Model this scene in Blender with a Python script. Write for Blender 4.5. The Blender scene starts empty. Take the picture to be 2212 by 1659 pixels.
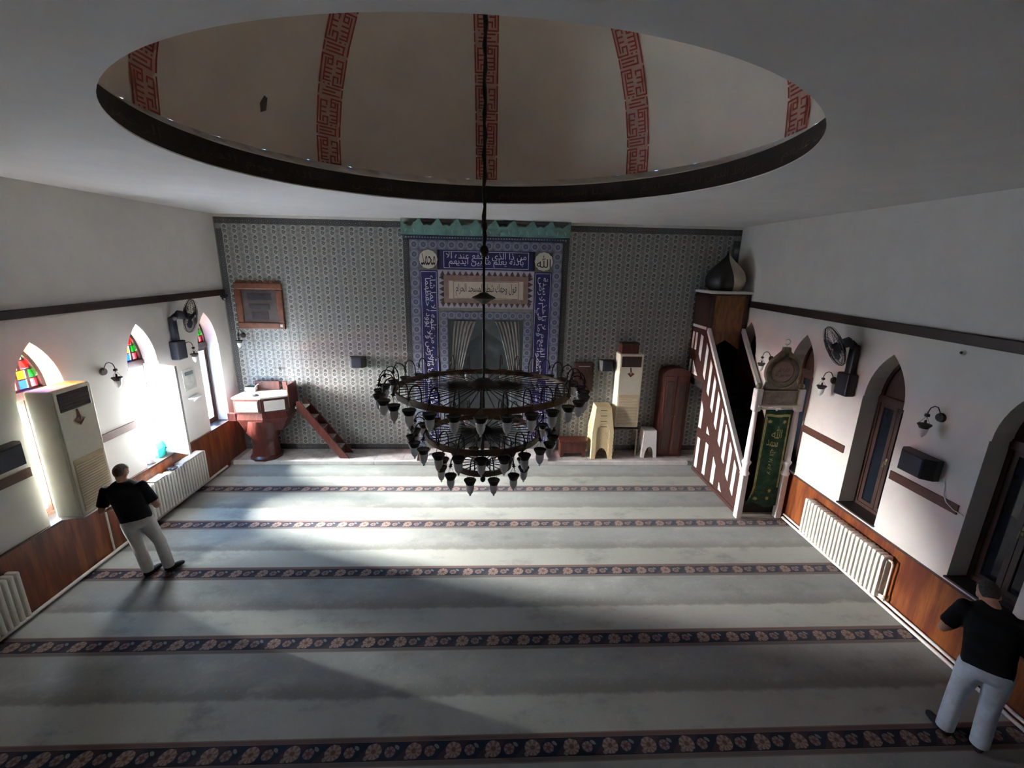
import bpy, bmesh, math, random
from mathutils import Vector, Matrix
random.seed(7)
PI = math.pi
scene = bpy.context.scene
C = scene.collection

# ------------------------------------------------------------------ camera, sky, sun, exposure
F_PX, PITCH, YAW, ROLL, CAM_H = 966.69, 0.2634, 0.0463, 0.0218, 4.4
cam_d = bpy.data.cameras.new('camera')
cam_d.sensor_width = 36.0
cam_d.lens = F_PX / 2212.0 * 36.0
cam_d.clip_start = 0.05
cam = bpy.data.objects.new('camera', cam_d)
C.objects.link(cam)
_ri = Vector((math.cos(YAW), -math.sin(YAW), 0)); _fh = Vector((math.sin(YAW), math.cos(YAW), 0))
_fw = _fh * math.cos(PITCH) - Vector((0, 0, 1)) * math.sin(PITCH)
_up = _fh * math.sin(PITCH) + Vector((0, 0, 1)) * math.cos(PITCH)
_r = _ri * math.cos(ROLL) + _up * math.sin(ROLL)
_u = _up * math.cos(ROLL) - _ri * math.sin(ROLL)
cam.matrix_world = Matrix(((_r.x, _u.x, -_fw.x, 0), (_r.y, _u.y, -_fw.y, 0), (_r.z, _u.z, -_fw.z, CAM_H), (0, 0, 0, 1)))
scene.camera = cam

world = bpy.data.worlds.new('sky'); scene.world = world
world.use_nodes = True
_bg = world.node_tree.nodes['Background']
_bg.inputs[0].default_value = (0.25, 0.53, 1.0, 1)
_bg.inputs[1].default_value = 30.0

sun_d = bpy.data.lights.new('sun_offscreen', 'SUN')
sun_d.energy = 300.0
sun_d.angle = math.radians(40.5)
sun_d.color = (1.0, 0.96, 0.9)
sun = bpy.data.objects.new('sun_offscreen', sun_d); C.objects.link(sun)
_el, _az = math.radians(17.5), math.radians(2)
_sd = Vector((math.cos(_el) * math.cos(_az), math.cos(_el) * math.sin(_az), -math.sin(_el)))
sun.rotation_euler = _sd.to_track_quat('-Z', 'Y').to_euler()
sun.location = (-12, 6, 8)

vs = scene.view_settings
vs.view_transform = 'Standard'; vs.look = 'None'; vs.gamma = 1.0; vs.use_curve_mapping = False
vs.exposure = 1.0
scene.cycles.use_denoising = True
scene.cycles.max_bounces = 8; scene.cycles.diffuse_bounces = 7; scene.cycles.glossy_bounces = 2; scene.cycles.transmission_bounces = 4
scene.cycles.caustics_reflective = False; scene.cycles.caustics_refractive = False
scene.cycles.adaptive_threshold = 0.03

# ------------------------------------------------------------------ room measures (metres)
XL, XR, YB, YF, ZC = -5.741, 5.3665, 9.96, -2.6, 5.25
PLAT = 0.09          # marble platform height
PLAT_Y = 9.26        # its front edge
DX, DY, DR = -0.115, 4.515, 2.64   # dome hole
WIN_L = [5.735, 7.445, 9.19]; WIN_R = [3.95, 5.66, 7.37, 9.08]
WHW, WSILL, WSPR, WTOP, WDEP = 0.335, 0.95, 2.66, 3.33, 0.40

# ------------------------------------------------------------------ mesh helpers
class MB:
    def __init__(self):
        self.v = []; self.f = []; self.uv = None
    def add(self, vs, fs):
        n = len(self.v); self.v += [tuple(p) for p in vs]; self.f += [tuple(i + n for i in q) for q in fs]
        return self
    def box(self, x0, x1, y0, y1, z0, z1):
        vs = [(x0, y0, z0), (x1, y0, z0), (x1, y1, z0), (x0, y1, z0), (x0, y0, z1), (x1, y0, z1), (x1, y1, z1), (x0, y1, z1)]
        return self.add(vs, [(0, 3, 2, 1), (4, 5, 6, 7), (0, 1, 5, 4), (1, 2, 6, 5), (2, 3, 7, 6), (3, 0, 4, 7)])
    def cbox(self, x0, x1, y0, y1, z0, z1, b=0.01):
        """box with chamfered edges"""
        bm = bmesh.new()
        bmesh.ops.create_cube(bm, size=1)
        for v in bm.verts:
            v.co = Vector(((x0 + x1) / 2 + v.co.x * (x1 - x0), (y0 + y1) / 2 + v.co.y * (y1 - y0), (z0 + z1) / 2 + v.co.z * (z1 - z0)))
        bmesh.ops.bevel(bm, geom=bm.edges[:], offset=b, segments=2, affect='EDGES', profile=0.5)
        return self.bm(bm)
    def bm(self, bm):
        bm.verts.index_update()
        self.add([v.co[:] for v in bm.verts], [[v.index for v in f.verts] for f in bm.faces]); bm.free()
        return self
    def prism(self, poly, axis, a, b):
        """extrude a 2-D polygon along axis ('x': poly is (y,z), 'y': (x,z), 'z': (x,y))"""
        def p3(q, t):
            return {'x': (t, q[0], q[1]), 'y': (q[0], t, q[1]), 'z': (q[0], q[1], t)}[axis]
        n = len(poly)
        vs = [p3(q, a) for q in poly] + [p3(q, b) for q in poly]
        fs = [tuple(range(n))[::-1], tuple(range(n, 2 * n))] + [(i, (i + 1) % n, n + (i + 1) % n, n + i) for i in range(n)]
        return self.add(vs, fs)
    def cyl(self, p0, p1, r0, r1=None, n=12, cap=True):
        return self.tube([p0, p1], [r0, r0 if r1 is None else r1], n, cap)
    def tube(self, pts, r, n=8, cap=True):
        pts = [Vector(p) for p in pts]
        if not isinstance(r, (list, tuple)): r = [r] * len(pts)
        t0 = (pts[1] - pts[0]).normalized()
        ref = Vector((0, 0, 1)) if abs(t0.z) < 0.9 else Vector((1, 0, 0))
        a = t0.cross(ref).normalized(); vs = []
        for i, p in enumerate(pts):
            t = (pts[min(i + 1, len(pts) - 1)] - pts[max(i - 1, 0)]).normalized()
            a = (a - t * a.dot(t)).normalized(); b = t.cross(a)
            for k in range(n):
                w = 2 * PI * k / n
                vs.append(p + (a * math.cos(w) + b * math.sin(w)) * r[i])
        fs = []
        for i in range(len(pts) - 1):
            for k in range(n):
                k2 = (k + 1) % n
                fs.append((i * n + k, i * n + k2, (i + 1) * n + k2, (i + 1) * n + k))
        if cap:
            fs.append(tuple(range(n))[::-1]); fs.append(tuple((len(pts) - 1) * n + k for k in range(n)))
        return self.add(vs, fs)
    def lathe(self, prof, n=24, c=(0, 0, 0), a0=0.0, a1=2 * PI, twist=0.0):
        """prof: (r, z) pairs about the z axis"""
        full = abs(a1 - a0 - 2 * PI) < 1e-6
        m = n if full else n + 1
        vs = []
        for j, (r, z) in enumerate(prof):
            for k in range(m):
                w = a0 + (a1 - a0) * k / n + twist * j / max(1, len(prof) - 1)
                vs.append((c[0] + r * math.cos(w), c[1] + r * math.sin(w), c[2] + z))
        fs = []
        for j in range(len(prof) - 1):
            for k in range(n):
                k2 = (k + 1) % m
                fs.append((j * m + k, j * m + k2, (j + 1) * m + k2, (j + 1) * m + k))
        return self.add(vs, fs)
    def ball(self, c, r, n=12, sz=1.0):
        prof = [(max(1e-4, r * math.sin(PI * i / (n // 2 + 1))), -r * sz * math.cos(PI * i / (n // 2 + 1))) for i in range(n // 2 + 2)]
        return self.lathe(prof, n, c)
    def mesh(self, name, mat=None, smooth=False):
        me = bpy.data.meshes.new(name)
        me.from_pydata(self.v, [], self.f)
        if mat is not None:
            for m in (mat if isinstance(mat, list) else [mat]): me.materials.append(m)
        bm = bmesh.new(); bm.from_mesh(me)
        bmesh.ops.remove_doubles(bm, verts=bm.verts[:], dist=1e-5)
        bmesh.ops.recalc_face_normals(bm, faces=bm.faces[:]); bm.to_mesh(me); bm.free()
        if smooth:
            for p in me.polygons: p.use_smooth = True
            try: me.set_sharp_from_angle(angle=math.radians(38))
            except Exception: pass
        return me
    def build(self, name, mat=None, parent=None, smooth=False):
        return link(name, self.mesh(name, mat, smooth), parent)

def link(name, me, parent=None, loc=None, rot=None):
    o = bpy.data.objects.new(name, me); C.objects.link(o)
    if parent is not None: o.parent = parent
    if loc is not None: o.location = loc
    if rot is not None: o.rotation_euler = rot
    return o

def tag(o, label, cat, group=None, kind=None):
    o['label'] = label
    if cat: o['category'] = cat
    if group: o['group'] = group
    if kind: o['kind'] = kind
    return o

def thing(name, label, cat, loc=(0, 0, 0), rotz=0.0, group=None, kind=None):
    o = link(name, None, None, loc, (0, 0, rotz))
    return tag(o, label, cat, group, kind)

def struct(o):
    o['kind'] = 'structure'
    return o

def copy_tree(o, parent=None):
    c = o.copy(); C.objects.link(c)
    if parent is not None: c.parent = parent
    for ch in [x for x in bpy.data.objects if x.parent == o]: copy_tree(ch, c)
    return c

RIGHT, LEFT, BACK = PI / 2, -PI / 2, PI       # rotz of a wall-mounted thing: local +Y points into the room

# ------------------------------------------------------------------ node helpers
class X:
    """a socket with arithmetic"""
    nt = None
    def __init__(s, sock): s.s = sock
    @staticmethod
    def m(op, *a):
        n = X.nt.nodes.new('ShaderNodeMath'); n.operation = op
        for i, q in enumerate(a):
            if isinstance(q, X): X.nt.links.new(q.s, n.inputs[i])
            else: n.inputs[i].default_value = q
        return X(n.outputs[0])
    def __add__(s, o): return X.m('ADD', s, o)
    def __sub__(s, o): return X.m('SUBTRACT', s, o)
    def __rsub__(s, o): return X.m('SUBTRACT', o, s)
    def __mul__(s, o): return X.m('MULTIPLY', s, o)
    def __truediv__(s, o): return X.m('DIVIDE', s, o)
    def fract(s): return X.m('FRACT', s)
    def abs(s): return X.m('ABSOLUTE', s)
    def lt(s, o): return X.m('LESS_THAN', s, o)
    def gt(s, o): return X.m('GREATER_THAN', s, o)
    def max(s, o): return X.m('MAXIMUM', s, o)
    def min(s, o): return X.m('MINIMUM', s, o)
    def sstep(s, a, b):
        n = X.nt.nodes.new('ShaderNodeMapRange'); n.interpolation_type = 'SMOOTHSTEP'
        X.nt.links.new(s.s, n.inputs[0]); n.inputs[1].default_value = a; n.inputs[2].default_value = b
        return X(n.outputs[0])
def hyp(a, b): return X.m('SQRT', a * a + b * b)

def new_mat(name):
    m = bpy.data.materials.new(name); m.use_nodes = True
    nt = m.node_tree; X.nt = nt
    return m, nt, nt.nodes['Principled BSDF']
def coords(nt, kind='Object'):
    n = nt.nodes.new('ShaderNodeTexCoord'); s = nt.nodes.new('ShaderNodeSeparateXYZ')
    nt.links.new(n.outputs[kind], s.inputs[0])
    return X(s.outputs[0]), X(s.outputs[1]), X(s.outputs[2]), n.outputs[kind]
def noise(nt, vec, scale, detail=3, rough=0.55):
    n = nt.nodes.new('ShaderNodeTexNoise'); n.inputs['Scale'].default_value = scale
    n.inputs['Detail'].default_value = detail; n.inputs['Roughness'].default_value = rough
    if vec is not None: nt.links.new(vec, n.inputs['Vector'])
    return X(n.outputs[0])
def scaled(nt, vec, sx, sy, sz):
    n = nt.nodes.new('ShaderNodeMapping'); n.inputs['Scale'].default_value = (sx, sy, sz)
    nt.links.new(vec, n.inputs['Vector']); return n.outputs[0]
def mix(nt, fac, a, b):
    n = nt.nodes.new('ShaderNodeMix'); n.data_type = 'RGBA'
    if isinstance(fac, X): nt.links.new(fac.s, n.inputs[0])
    else: n.inputs[0].default_value = fac
    for i, q in ((6, a), (7, b)):
        if isinstance(q, tuple): n.inputs[i].default_value = (*q, 1) if len(q) == 3 else q
        else: nt.links.new(q, n.inputs[i])
    return n.outputs[2]
def bump(nt, bsdf, h, strength=0.2, dist=0.01):
    n = nt.nodes.new('ShaderNodeBump'); n.inputs['Strength'].default_value = strength; n.inputs['Distance'].default_value = dist
    nt.links.new(h.s, n.inputs['Height']); nt.links.new(n.outputs[0], bsdf.inputs['Normal'])

def plain(name, col, rough=0.5, metal=0.0, var=0.12, scale=12.0, spec=0.5, stretch=None, bmp=0.0):
    m, nt, b = new_mat(name)
    _, _, _, v = coords(nt)
    if stretch: v = scaled(nt, v, *stretch)
    n = noise(nt, v, scale)
    lo = tuple(c * (1 - var) for c in col); hi = tuple(min(1, c * (1 + var)) for c in col)
    nt.links.new(mix(nt, n.sstep(0.3, 0.7), lo, hi), b.inputs['Base Color'])
    b.inputs['Roughness'].default_value = rough; b.inputs['Metallic'].default_value = metal
    b.inputs['Specular IOR Level'].default_value = spec
    if bmp: bump(nt, b, n, bmp)
    return m

M = {}
M['plaster'] = plain('plaster', (0.69, 0.665, 0.625), 0.85, var=0.03, scale=3, spec=0.2)
M['ceiling'] = plain('ceiling_paint', (0.70, 0.695, 0.68), 0.9, var=0.03, scale=2, spec=0.15)
M['dome'] = plain('dome_paint', (0.74, 0.67, 0.58), 0.9, var=0.05, scale=1.5, spec=0.15)
M['dome_white'] = plain('dome_cornice_paint', (0.72, 0.69, 0.64), 0.85, var=0.03)
M['dome_dark'] = plain('dome_band_paint', (0.018, 0.014, 0.010), 0.6, var=0.2)
M['gold'] = plain('gold_paint', (0.055, 0.037, 0.016), 0.5, var=0.3)
M['kufic_bg'] = plain('kufic_ground_paint', (0.56, 0.36, 0.30), 0.9, var=0.08)
M['kufic'] = plain('kufic_red_paint', (0.34, 0.055, 0.042), 0.85, var=0.15)
M['rail'] = plain('dark_rail_wood', (0.028, 0.014, 0.011), 0.45, var=0.3, stretch=(8, 1, 8))
M['strip'] = plain('brown_strip_wood', (0.085, 0.030, 0.018), 0.45, var=0.3, stretch=(8, 1, 8))
M['marble'] = plain('marble', (0.50, 0.46, 0.46), 0.3, var=0.25, scale=4)
M['marble_w'] = plain('white_marble', (0.68, 0.66, 0.65), 0.3, var=0.1, scale=4)
M['grout'] = plain('grout', (0.26, 0.26, 0.24), 0.9)
M['rad'] = plain('radiator_enamel', (0.78, 0.75, 0.68), 0.35, var=0.04)
M['pipe'] = plain('pipe_paint', (0.72, 0.70, 0.66), 0.4, var=0.06)
M['white'] = plain('white_paint', (0.80, 0.77, 0.76), 0.5, var=0.04)
M['cream'] = plain('cream_plastic', (0.74, 0.60, 0.36), 0.4, var=0.05)
M['ac'] = plain('cream_enamel', (0.78, 0.73, 0.58), 0.4, var=0.03)
M['ac_grille'] = plain('beige_grille', (0.62, 0.47, 0.27), 0.5, var=0.06)
M['black'] = plain('black_plastic', (0.012, 0.012, 0.015), 0.45, var=0.2)
M['navy'] = plain('dark_blue_plastic', (0.012, 0.016, 0.032), 0.5, var=0.2)
M['iron'] = plain('dark_iron', (0.030, 0.022, 0.019), 0.5, 0.4, var=0.3)
M['ring'] = plain('bronzed_ring', (0.13, 0.072, 0.045), 0.5, 0.3, var=0.35, scale=5)
M['shade'] = plain('frosted_glass', (0.80, 0.79, 0.79), 0.25, var=0.04)
M['wood_dark'] = plain('dark_brown_wood', (0.050, 0.020, 0.016), 0.4, var=0.35, scale=5, stretch=(6, 6, 1))
M['wood_red'] = plain('red_brown_wood', (0.085, 0.020, 0.015), 0.35, var=0.3, scale=4, stretch=(6, 6, 1))
M['wood_frame'] = plain('carved_frame_wood', (0.14, 0.045, 0.022), 0.45, var=0.3, scale=8)
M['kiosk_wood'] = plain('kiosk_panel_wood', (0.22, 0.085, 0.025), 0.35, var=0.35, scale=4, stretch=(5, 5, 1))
M['wood_win'] = plain('window_wood', (0.042, 0.019, 0.014), 0.4, var=0.3, scale=5, stretch=(6, 6, 1))
M['sill'] = plain('dark_sill_stone', (0.030, 0.026, 0.026), 0.35, var=0.3)
M['glass_dark'] = plain('dark_window_pane', (0.010, 0.014, 0.022), 0.08, var=0.4, scale=2)  # opaque near-black colour stands in for the darkness outside
M['skin'] = plain('skin', (0.48, 0.25, 0.17), 0.55, var=0.08)
M['hair'] = plain('grey_hair', (0.16, 0.13, 0.11), 0.8, var=0.4, scale=40)
M['hair2'] = plain('dark_grey_hair', (0.045, 0.035, 0.032), 0.8, var=0.4, scale=40)
M['shirt'] = plain('black_cotton', (0.010, 0.011, 0.014), 0.9, var=0.2, spec=0.2)
M['pants'] = plain('pale_grey_cotton', (0.52, 0.51, 0.49), 0.9, var=0.06, spec=0.2)
M['jeans'] = plain('pale_blue_denim', (0.50, 0.59, 0.68), 0.9, var=0.10, spec=0.2)
M['shoe'] = plain('black_socks', (0.010, 0.010, 0.014), 0.7, var=0.2)
M['teal'] = plain('crest_teal_tile', (0.15, 0.30, 0.27), 0.3, var=0.2, scale=6)
M['leafpale'] = plain('crest_leaf_glaze', (0.36, 0.50, 0.45), 0.3, var=0.1)
M['dent'] = plain('dentil_blue_tile', (0.035, 0.062, 0.12), 0.3, var=0.25)
M['blue'] = plain('cobalt_tile', (0.022, 0.018, 0.115), 0.5, var=0.3, scale=6)
M['bluedk'] = plain('dark_cobalt_tile', (0.010, 0.010, 0.035), 0.5, var=0.3)
M['script'] = plain('white_script_glaze', (0.78, 0.76, 0.86), 0.5, var=0.05)
M['ink'] = plain('black_script_glaze', (0.012, 0.010, 0.012), 0.4, var=0.1)
M['cream_tile'] = plain('cream_tile', (0.68, 0.57, 0.49), 0.5, var=0.06)
M['rose_tile'] = plain('rose_tile', (0.30, 0.20, 0.17), 0.35, var=0.12)
M['lilac_tile'] = plain('lilac_tile', (0.46, 0.42, 0.50), 0.35, var=0.1)
M['brown_tile'] = plain('brown_leaf_tile', (0.115, 0.065, 0.062), 0.35, var=0.2)
M['spandrel'] = plain('grey_spandrel_tile', (0.16, 0.15, 0.14), 0.4, var=0.2)
M['medal'] = plain('ivory_medallion', (0.68, 0.62, 0.53), 0.5, var=0.05)
M['niche'] = plain('niche_slate_tile', (0.10, 0.125, 0.135), 0.35, var=0.15, scale=5)
M['niche_dark'] = plain('niche_inner_tile', (0.10, 0.125, 0.135), 0.35, var=0.15, scale=5)
M['drape'] = plain('drape_tile', (0.165, 0.16, 0.155), 0.4, var=0.25, scale=3, stretch=(9, 1, 2))
M['green'] = plain('green_velvet', (0.020, 0.052, 0.032), 0.85, var=0.3, spec=0.2)
M['green_gold'] = plain('gold_embroidery', (0.34, 0.30, 0.12), 0.7, var=0.25)
M['gilt'] = plain('gilt_wood', (0.20, 0.175, 0.105), 0.5, 0.2, var=0.25, scale=9)
M['gilt_d'] = plain('dull_gilt_panel', (0.15, 0.12, 0.10), 0.5, 0.1, var=0.3, scale=14)
M['steel'] = plain('steel', (0.5, 0.5, 0.5), 0.3, 0.9, var=0.05)
M['paper'] = plain('paper', (0.75, 0.73, 0.70), 0.8, var=0.04)
M['pic'] = plain('old_print', (0.085, 0.070, 0.068), 0.25, var=0.25, scale=5)
M['pic2'] = plain('old_print_dark', (0.035, 0.030, 0.036), 0.25, var=0.2)
M['poster'] = plain('faded_poster', (0.48, 0.50, 0.46), 0.6, var=0.25, scale=5)
M['bag'] = plain('teal_bag', (0.02, 0.40, 0.34), 0.6, var=0.1)
M['cloth'] = plain('white_cloth', (0.75, 0.75, 0.76), 0.9, var=0.05)
M['stepcarpet'] = plain('dark_stair_carpet', (0.018, 0.014, 0.016), 0.95, var=0.2)
M['stair_top'] = plain('worn_grey_tread', (0.30, 0.27, 0.26), 0.7, var=0.2)
M['onion_dark'] = plain('onion_dark_lead', (0.020, 0.017, 0.017), 0.5, var=0.25)
M['onion_cream'] = plain('onion_cream', (0.50, 0.43, 0.35), 0.5, var=0.06)
M['ground'] = plain('pale_paving', (0.62, 0.62, 0.60), 0.9, var=0.06, scale=1)
M['stain'] = plain('damp_stain', (0.10, 0.075, 0.06), 0.9, var=0.2)

def wood_panel_mat(name, k):
    m, nt, b = new_mat(name)
    x, y, z, v = coords(nt)
    n = noise(nt, scaled(nt, v, 1, 5.0, 0.7), 1.6, 4, 0.6)
    n2 = noise(nt, scaled(nt, v, 1, 45.0, 2.0), 1.5, 2)
    c = mix(nt, n.sstep(0.35, 0.68), tuple(q * k[0] for q in (0.115, 0.026, 0.012)), tuple(q * w for q, w in zip((0.27, 0.085, 0.022), k)))
    c = mix(nt, n2.sstep(0.4, 0.7) * 0.3, c, (0.07, 0.018, 0.010))
    nt.links.new(c, b.inputs['Base Color']); b.inputs['Roughness'].default_value = 0.32
    return m
M['dado'] = wood_panel_mat('dado_wood', (1, 1, 1))


def carpet_mat():
    m, nt, b = new_mat('prayer_carpet')
    x, y, z, v = coords(nt)
    wob = noise(nt, scaled(nt, v, 1.5, 2.4, 1), 1.0, 6, 0.68) - 0.5
    wob2 = noise(nt, scaled(nt, v, 9, 5, 1), 1.0, 3, 0.6) - 0.5
    P = 1.252
    s = ((y - (3.164 - 0.5 * P)) / P).fract()                   # 0.5 at the middle of a flower stripe
    d = (s - 0.5) * P                                            # metres from the stripe, + = farther
    ad = d.abs()
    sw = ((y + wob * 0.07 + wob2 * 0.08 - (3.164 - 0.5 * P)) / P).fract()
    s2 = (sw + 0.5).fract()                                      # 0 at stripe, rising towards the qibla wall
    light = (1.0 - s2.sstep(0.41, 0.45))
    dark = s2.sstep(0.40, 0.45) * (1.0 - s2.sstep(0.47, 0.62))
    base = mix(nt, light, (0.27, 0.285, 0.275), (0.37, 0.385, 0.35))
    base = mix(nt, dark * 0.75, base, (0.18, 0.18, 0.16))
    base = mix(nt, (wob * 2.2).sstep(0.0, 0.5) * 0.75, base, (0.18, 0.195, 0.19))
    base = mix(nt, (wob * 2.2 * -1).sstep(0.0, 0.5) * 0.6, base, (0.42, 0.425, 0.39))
    fine = noise(nt, v, 160, 2)
    base = mix(nt, fine.sstep(0.35, 0.7) * 0.25, base, (0.18, 0.185, 0.18))
    # faint sprigs woven into the field
    fx = ((x + 50) / 0.11).fract() - 0.5; fy = ((y + 50) / 0.125).fract() - 0.5
    base = mix(nt, hyp(fx, fy * 0.7).lt(0.09) * 0.15, base, (0.48, 0.47, 0.40))
    # flower stripe
    Q = 0.37
    u = ((x + 50) / Q).fract() * Q
    w1 = noise(nt, v, 40, 2) - 0.5
    navy = mix(nt, ((x * 1.0 + d * -0.9 + 50) / Q).fract().sstep(0.36, 0.5), (0.040, 0.026, 0.036), (0.012, 0.016, 0.034))
    a1 = u - 0.095; r1 = hyp(a1, d) + w1 * 0.022
    a2 = u - 0.245; r2 = hyp(a2, d + 0.004) + w1 * 0.018
    a3 = u - 0.325; r3 = hyp(a3 * 1.1 + d * 0.6, d - 0.035) + w1 * 0.012
    a4 = u - 0.035; r4 = hyp(a4, d + 0.058) + w1 * 0.015
    petal = X.m('SINE', X.m('ARCTAN2', d + 0.012, a1) * 9.0) * 0.5 + 0.5
    petal2 = X.m('SINE', X.m('ARCTAN2', d, a2) * 6.0) * 0.5 + 0.5
    st = navy
    st = mix(nt, r3.lt(0.022) * 0.7, st, (0.22, 0.22, 0.22))
    st = mix(nt, r4.lt(0.020) * 0.6, st, (0.24, 0.22, 0.20))
    st = mix(nt, r2.lt(0.049), st, mix(nt, petal2, (0.115, 0.075, 0.075), (0.20, 0.15, 0.145)))
    st = mix(nt, r2.lt(0.020), st, (0.10, 0.05, 0.05))
    st = mix(nt, r1.lt(0.073), st, mix(nt, petal, (0.15, 0.098, 0.090), (0.28, 0.205, 0.185)))
    st = mix(nt, r1.lt(0.036), st, (0.22, 0.15, 0.12))
    st = mix(nt, r1.lt(0.022), st, (0.11, 0.06, 0.05))
    out = mix(nt, ad.lt(0.135), base, mix(nt, d.gt(0), (0.12, 0.105, 0.10), (0.135, 0.088, 0.078)))
    out = mix(nt, (ad - 0.129).abs().lt(0.004), out, (0.21, 0.15, 0.13))
    out = mix(nt, ad.lt(0.090), out, (0.16, 0.115, 0.11))
    out = mix(nt, ad.lt(0.084), out, (0.016, 0.014, 0.024))
    out = mix(nt, ad.lt(0.078), out, st)
    nt.links.new(out, b.inputs['Base Color'])
    b.inputs['Roughness'].default_value = 0.95; b.inputs['Specular IOR Level'].default_value = 0.1
    b.inputs['Sheen Weight'].default_value = 0.15
    bump(nt, b, noise(nt, v, 220, 2), 0.4, 0.004)
    return m
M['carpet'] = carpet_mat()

def tile_mat():
    """one swirl motif per tile, from the tile's own UV"""
    m, nt, b = new_mat('iznik_wall_tile')
    x, y, z, v = coords(nt, 'UV')
    u = x - 0.5; w = y - 0.5
    n = noise(nt, coords(nt)[3], 9, 3) - 0.5
    r1 = hyp(u - 0.02, w - 0.215); r2 = hyp(u + 0.02, w + 0.215)
    col = mix(nt, (n + 0.5).sstep(0.3, 0.7), (0.23, 0.235, 0.22), (0.30, 0.30, 0.28))
    # quieter rosettes between the swirls
    uc = u.abs() - 0.5
    rc = hyp(uc, w - 0.02)
    col = mix(nt, rc.lt(0.17), col, (0.165, 0.172, 0.165))
    col = mix(nt, (rc - 0.185).abs().lt(0.018), col, (0.34, 0.34, 0.325))
    col = mix(nt, rc.lt(0.06), col, (0.25, 0.25, 0.235))
    rc2 = hyp(uc, w.abs() - 0.5)
    col = mix(nt, rc2.lt(0.15), col, (0.20, 0.205, 0.195))
    # the dark comma of the swirl
    col = mix(nt, r1.lt(0.20), col, (0.115, 0.118, 0.118))
    col = mix(nt, r1.lt(0.12), col, (0.17, 0.175, 0.17))
    col = mix(nt, hyp(u - 0.02, w - 0.27).lt(0.065), col, (0.055, 0.055, 0.06))
    col = mix(nt, r2.lt(0.19), col, (0.135, 0.14, 0.14))
    col = mix(nt, r2.lt(0.085), col, (0.22, 0.22, 0.21))
    # pale S band: over the upper disc, through the middle, under the lower one
    up = (r1 - 0.235).abs().lt(0.040) * (u * 0.8 + w - 0.10).gt(-0.08)
    lo = (r2 - 0.235).abs().lt(0.040) * (u * 0.8 + w + 0.10).lt(0.08)
    mid = (w - X.m('SINE', u * 6.0) * -0.07).abs().lt(0.042) * u.abs().lt(0.25)
    col = mix(nt, up.max(lo).max(mid), col, (0.47, 0.465, 0.45))
    col = mix(nt, (w + 0.075 - X.m('SINE', u * 6.0) * -0.07).abs().lt(0.030) * u.abs().lt(0.20), col, (0.065, 0.065, 0.072))
    nt.links.new(col, b.inputs['Base Color']); b.inputs['Roughness'].default_value = 0.28
    return m
M['tile'] = tile_mat()

def ring_tile_mat(name, ground, ringc, disc, dot):
    m, nt, b = new_mat(name)
    x, y, z, v = coords(nt, 'UV')
    u = x - 0.5; w = y - 0.5; r = hyp(u, w)
    n = noise(nt, coords(nt)[3], 30, 3)
    col = mix(nt, n.sstep(0.35, 0.65), tuple(c * 0.75 for c in ground), ground)
    rc = hyp(u.abs() - 0.5, w.abs() - 0.5)
    col = mix(nt, rc.lt(0.16), col, disc)
    col = mix(nt, (r - 0.34).abs().lt(0.05), col, ringc)
    col = mix(nt, r.lt(0.28), col, disc)
    col = mix(nt, r.lt(0.10), col, dot)
    nt.links.new(col, b.inputs['Base Color']); b.inputs['Roughness'].default_value = 0.3
    return m
M['border'] = ring_tile_mat('border_tile', (0.085, 0.088, 0.090), (0.13, 0.13, 0.13), (0.055, 0.058, 0.066), (0.27, 0.27, 0.26))
M['mih_border'] = ring_tile_mat('mihrab_border_tile', (0.22, 0.24, 0.33), (0.33, 0.34, 0.42), (0.105, 0.12, 0.19), (0.19, 0.20, 0.28))

def glass_mat(name, col, gloss=0.08):
    m = bpy.data.materials.new(name); m.use_nodes = True
    nt = m.node_tree; nt.nodes.clear()
    o = nt.nodes.new('ShaderNodeOutputMaterial'); t = nt.nodes.new('ShaderNodeBsdfTransparent'); g = nt.nodes.new('ShaderNodeBsdfGlossy')
    mx = nt.nodes.new('ShaderNodeMixShader'); nz = nt.nodes.new('ShaderNodeTexNoise'); nz.inputs['Scale'].default_value = 9
    mc = nt.nodes.new('ShaderNodeMix'); mc.data_type = 'RGBA'
    mc.inputs[6].default_value = (*[c * 0.85 for c in col], 1); mc.inputs[7].default_value = (*col, 1)
    nt.links.new(nz.outputs[0], mc.inputs[0]); nt.links.new(mc.outputs[2], t.inputs[0])
    g.inputs['Roughness'].default_value = 0.05; mx.inputs[0].default_value = gloss
    nt.links.new(t.outputs[0], mx.inputs[1]); nt.links.new(g.outputs[0], mx.inputs[2]); nt.links.new(mx.outputs[0], o.inputs[0])
    return m
M['glass'] = glass_mat('clear_pane', (0.93, 0.96, 0.97))
def frosted():
    m, nt, b = new_mat('frosted_pane')
    tr = nt.nodes.new('ShaderNodeBsdfTranslucent'); ad = nt.nodes.new('ShaderNodeMixShader')
    n = noise(nt, coords(nt)[3], 14)
    nt.links.new(mix(nt, n, (0.80, 0.82, 0.84), (0.9, 0.92, 0.93)), tr.inputs[0]); b.inputs['Base Color'].default_value = (0.85, 0.87, 0.88, 1); b.inputs['Roughness'].default_value = 0.3
    ad.inputs[0].default_value = 0.55
    nt.links.new(b.outputs[0], ad.inputs[1]); nt.links.new(tr.outputs[0], ad.inputs[2]); nt.links.new(ad.outputs[0], nt.nodes['Material Output'].inputs[0])
    return m
M['frosted'] = frosted()
M['fanmesh'] = glass_mat('fan_guard_mesh', (0.42, 0.42, 0.45), 0.02)
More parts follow.
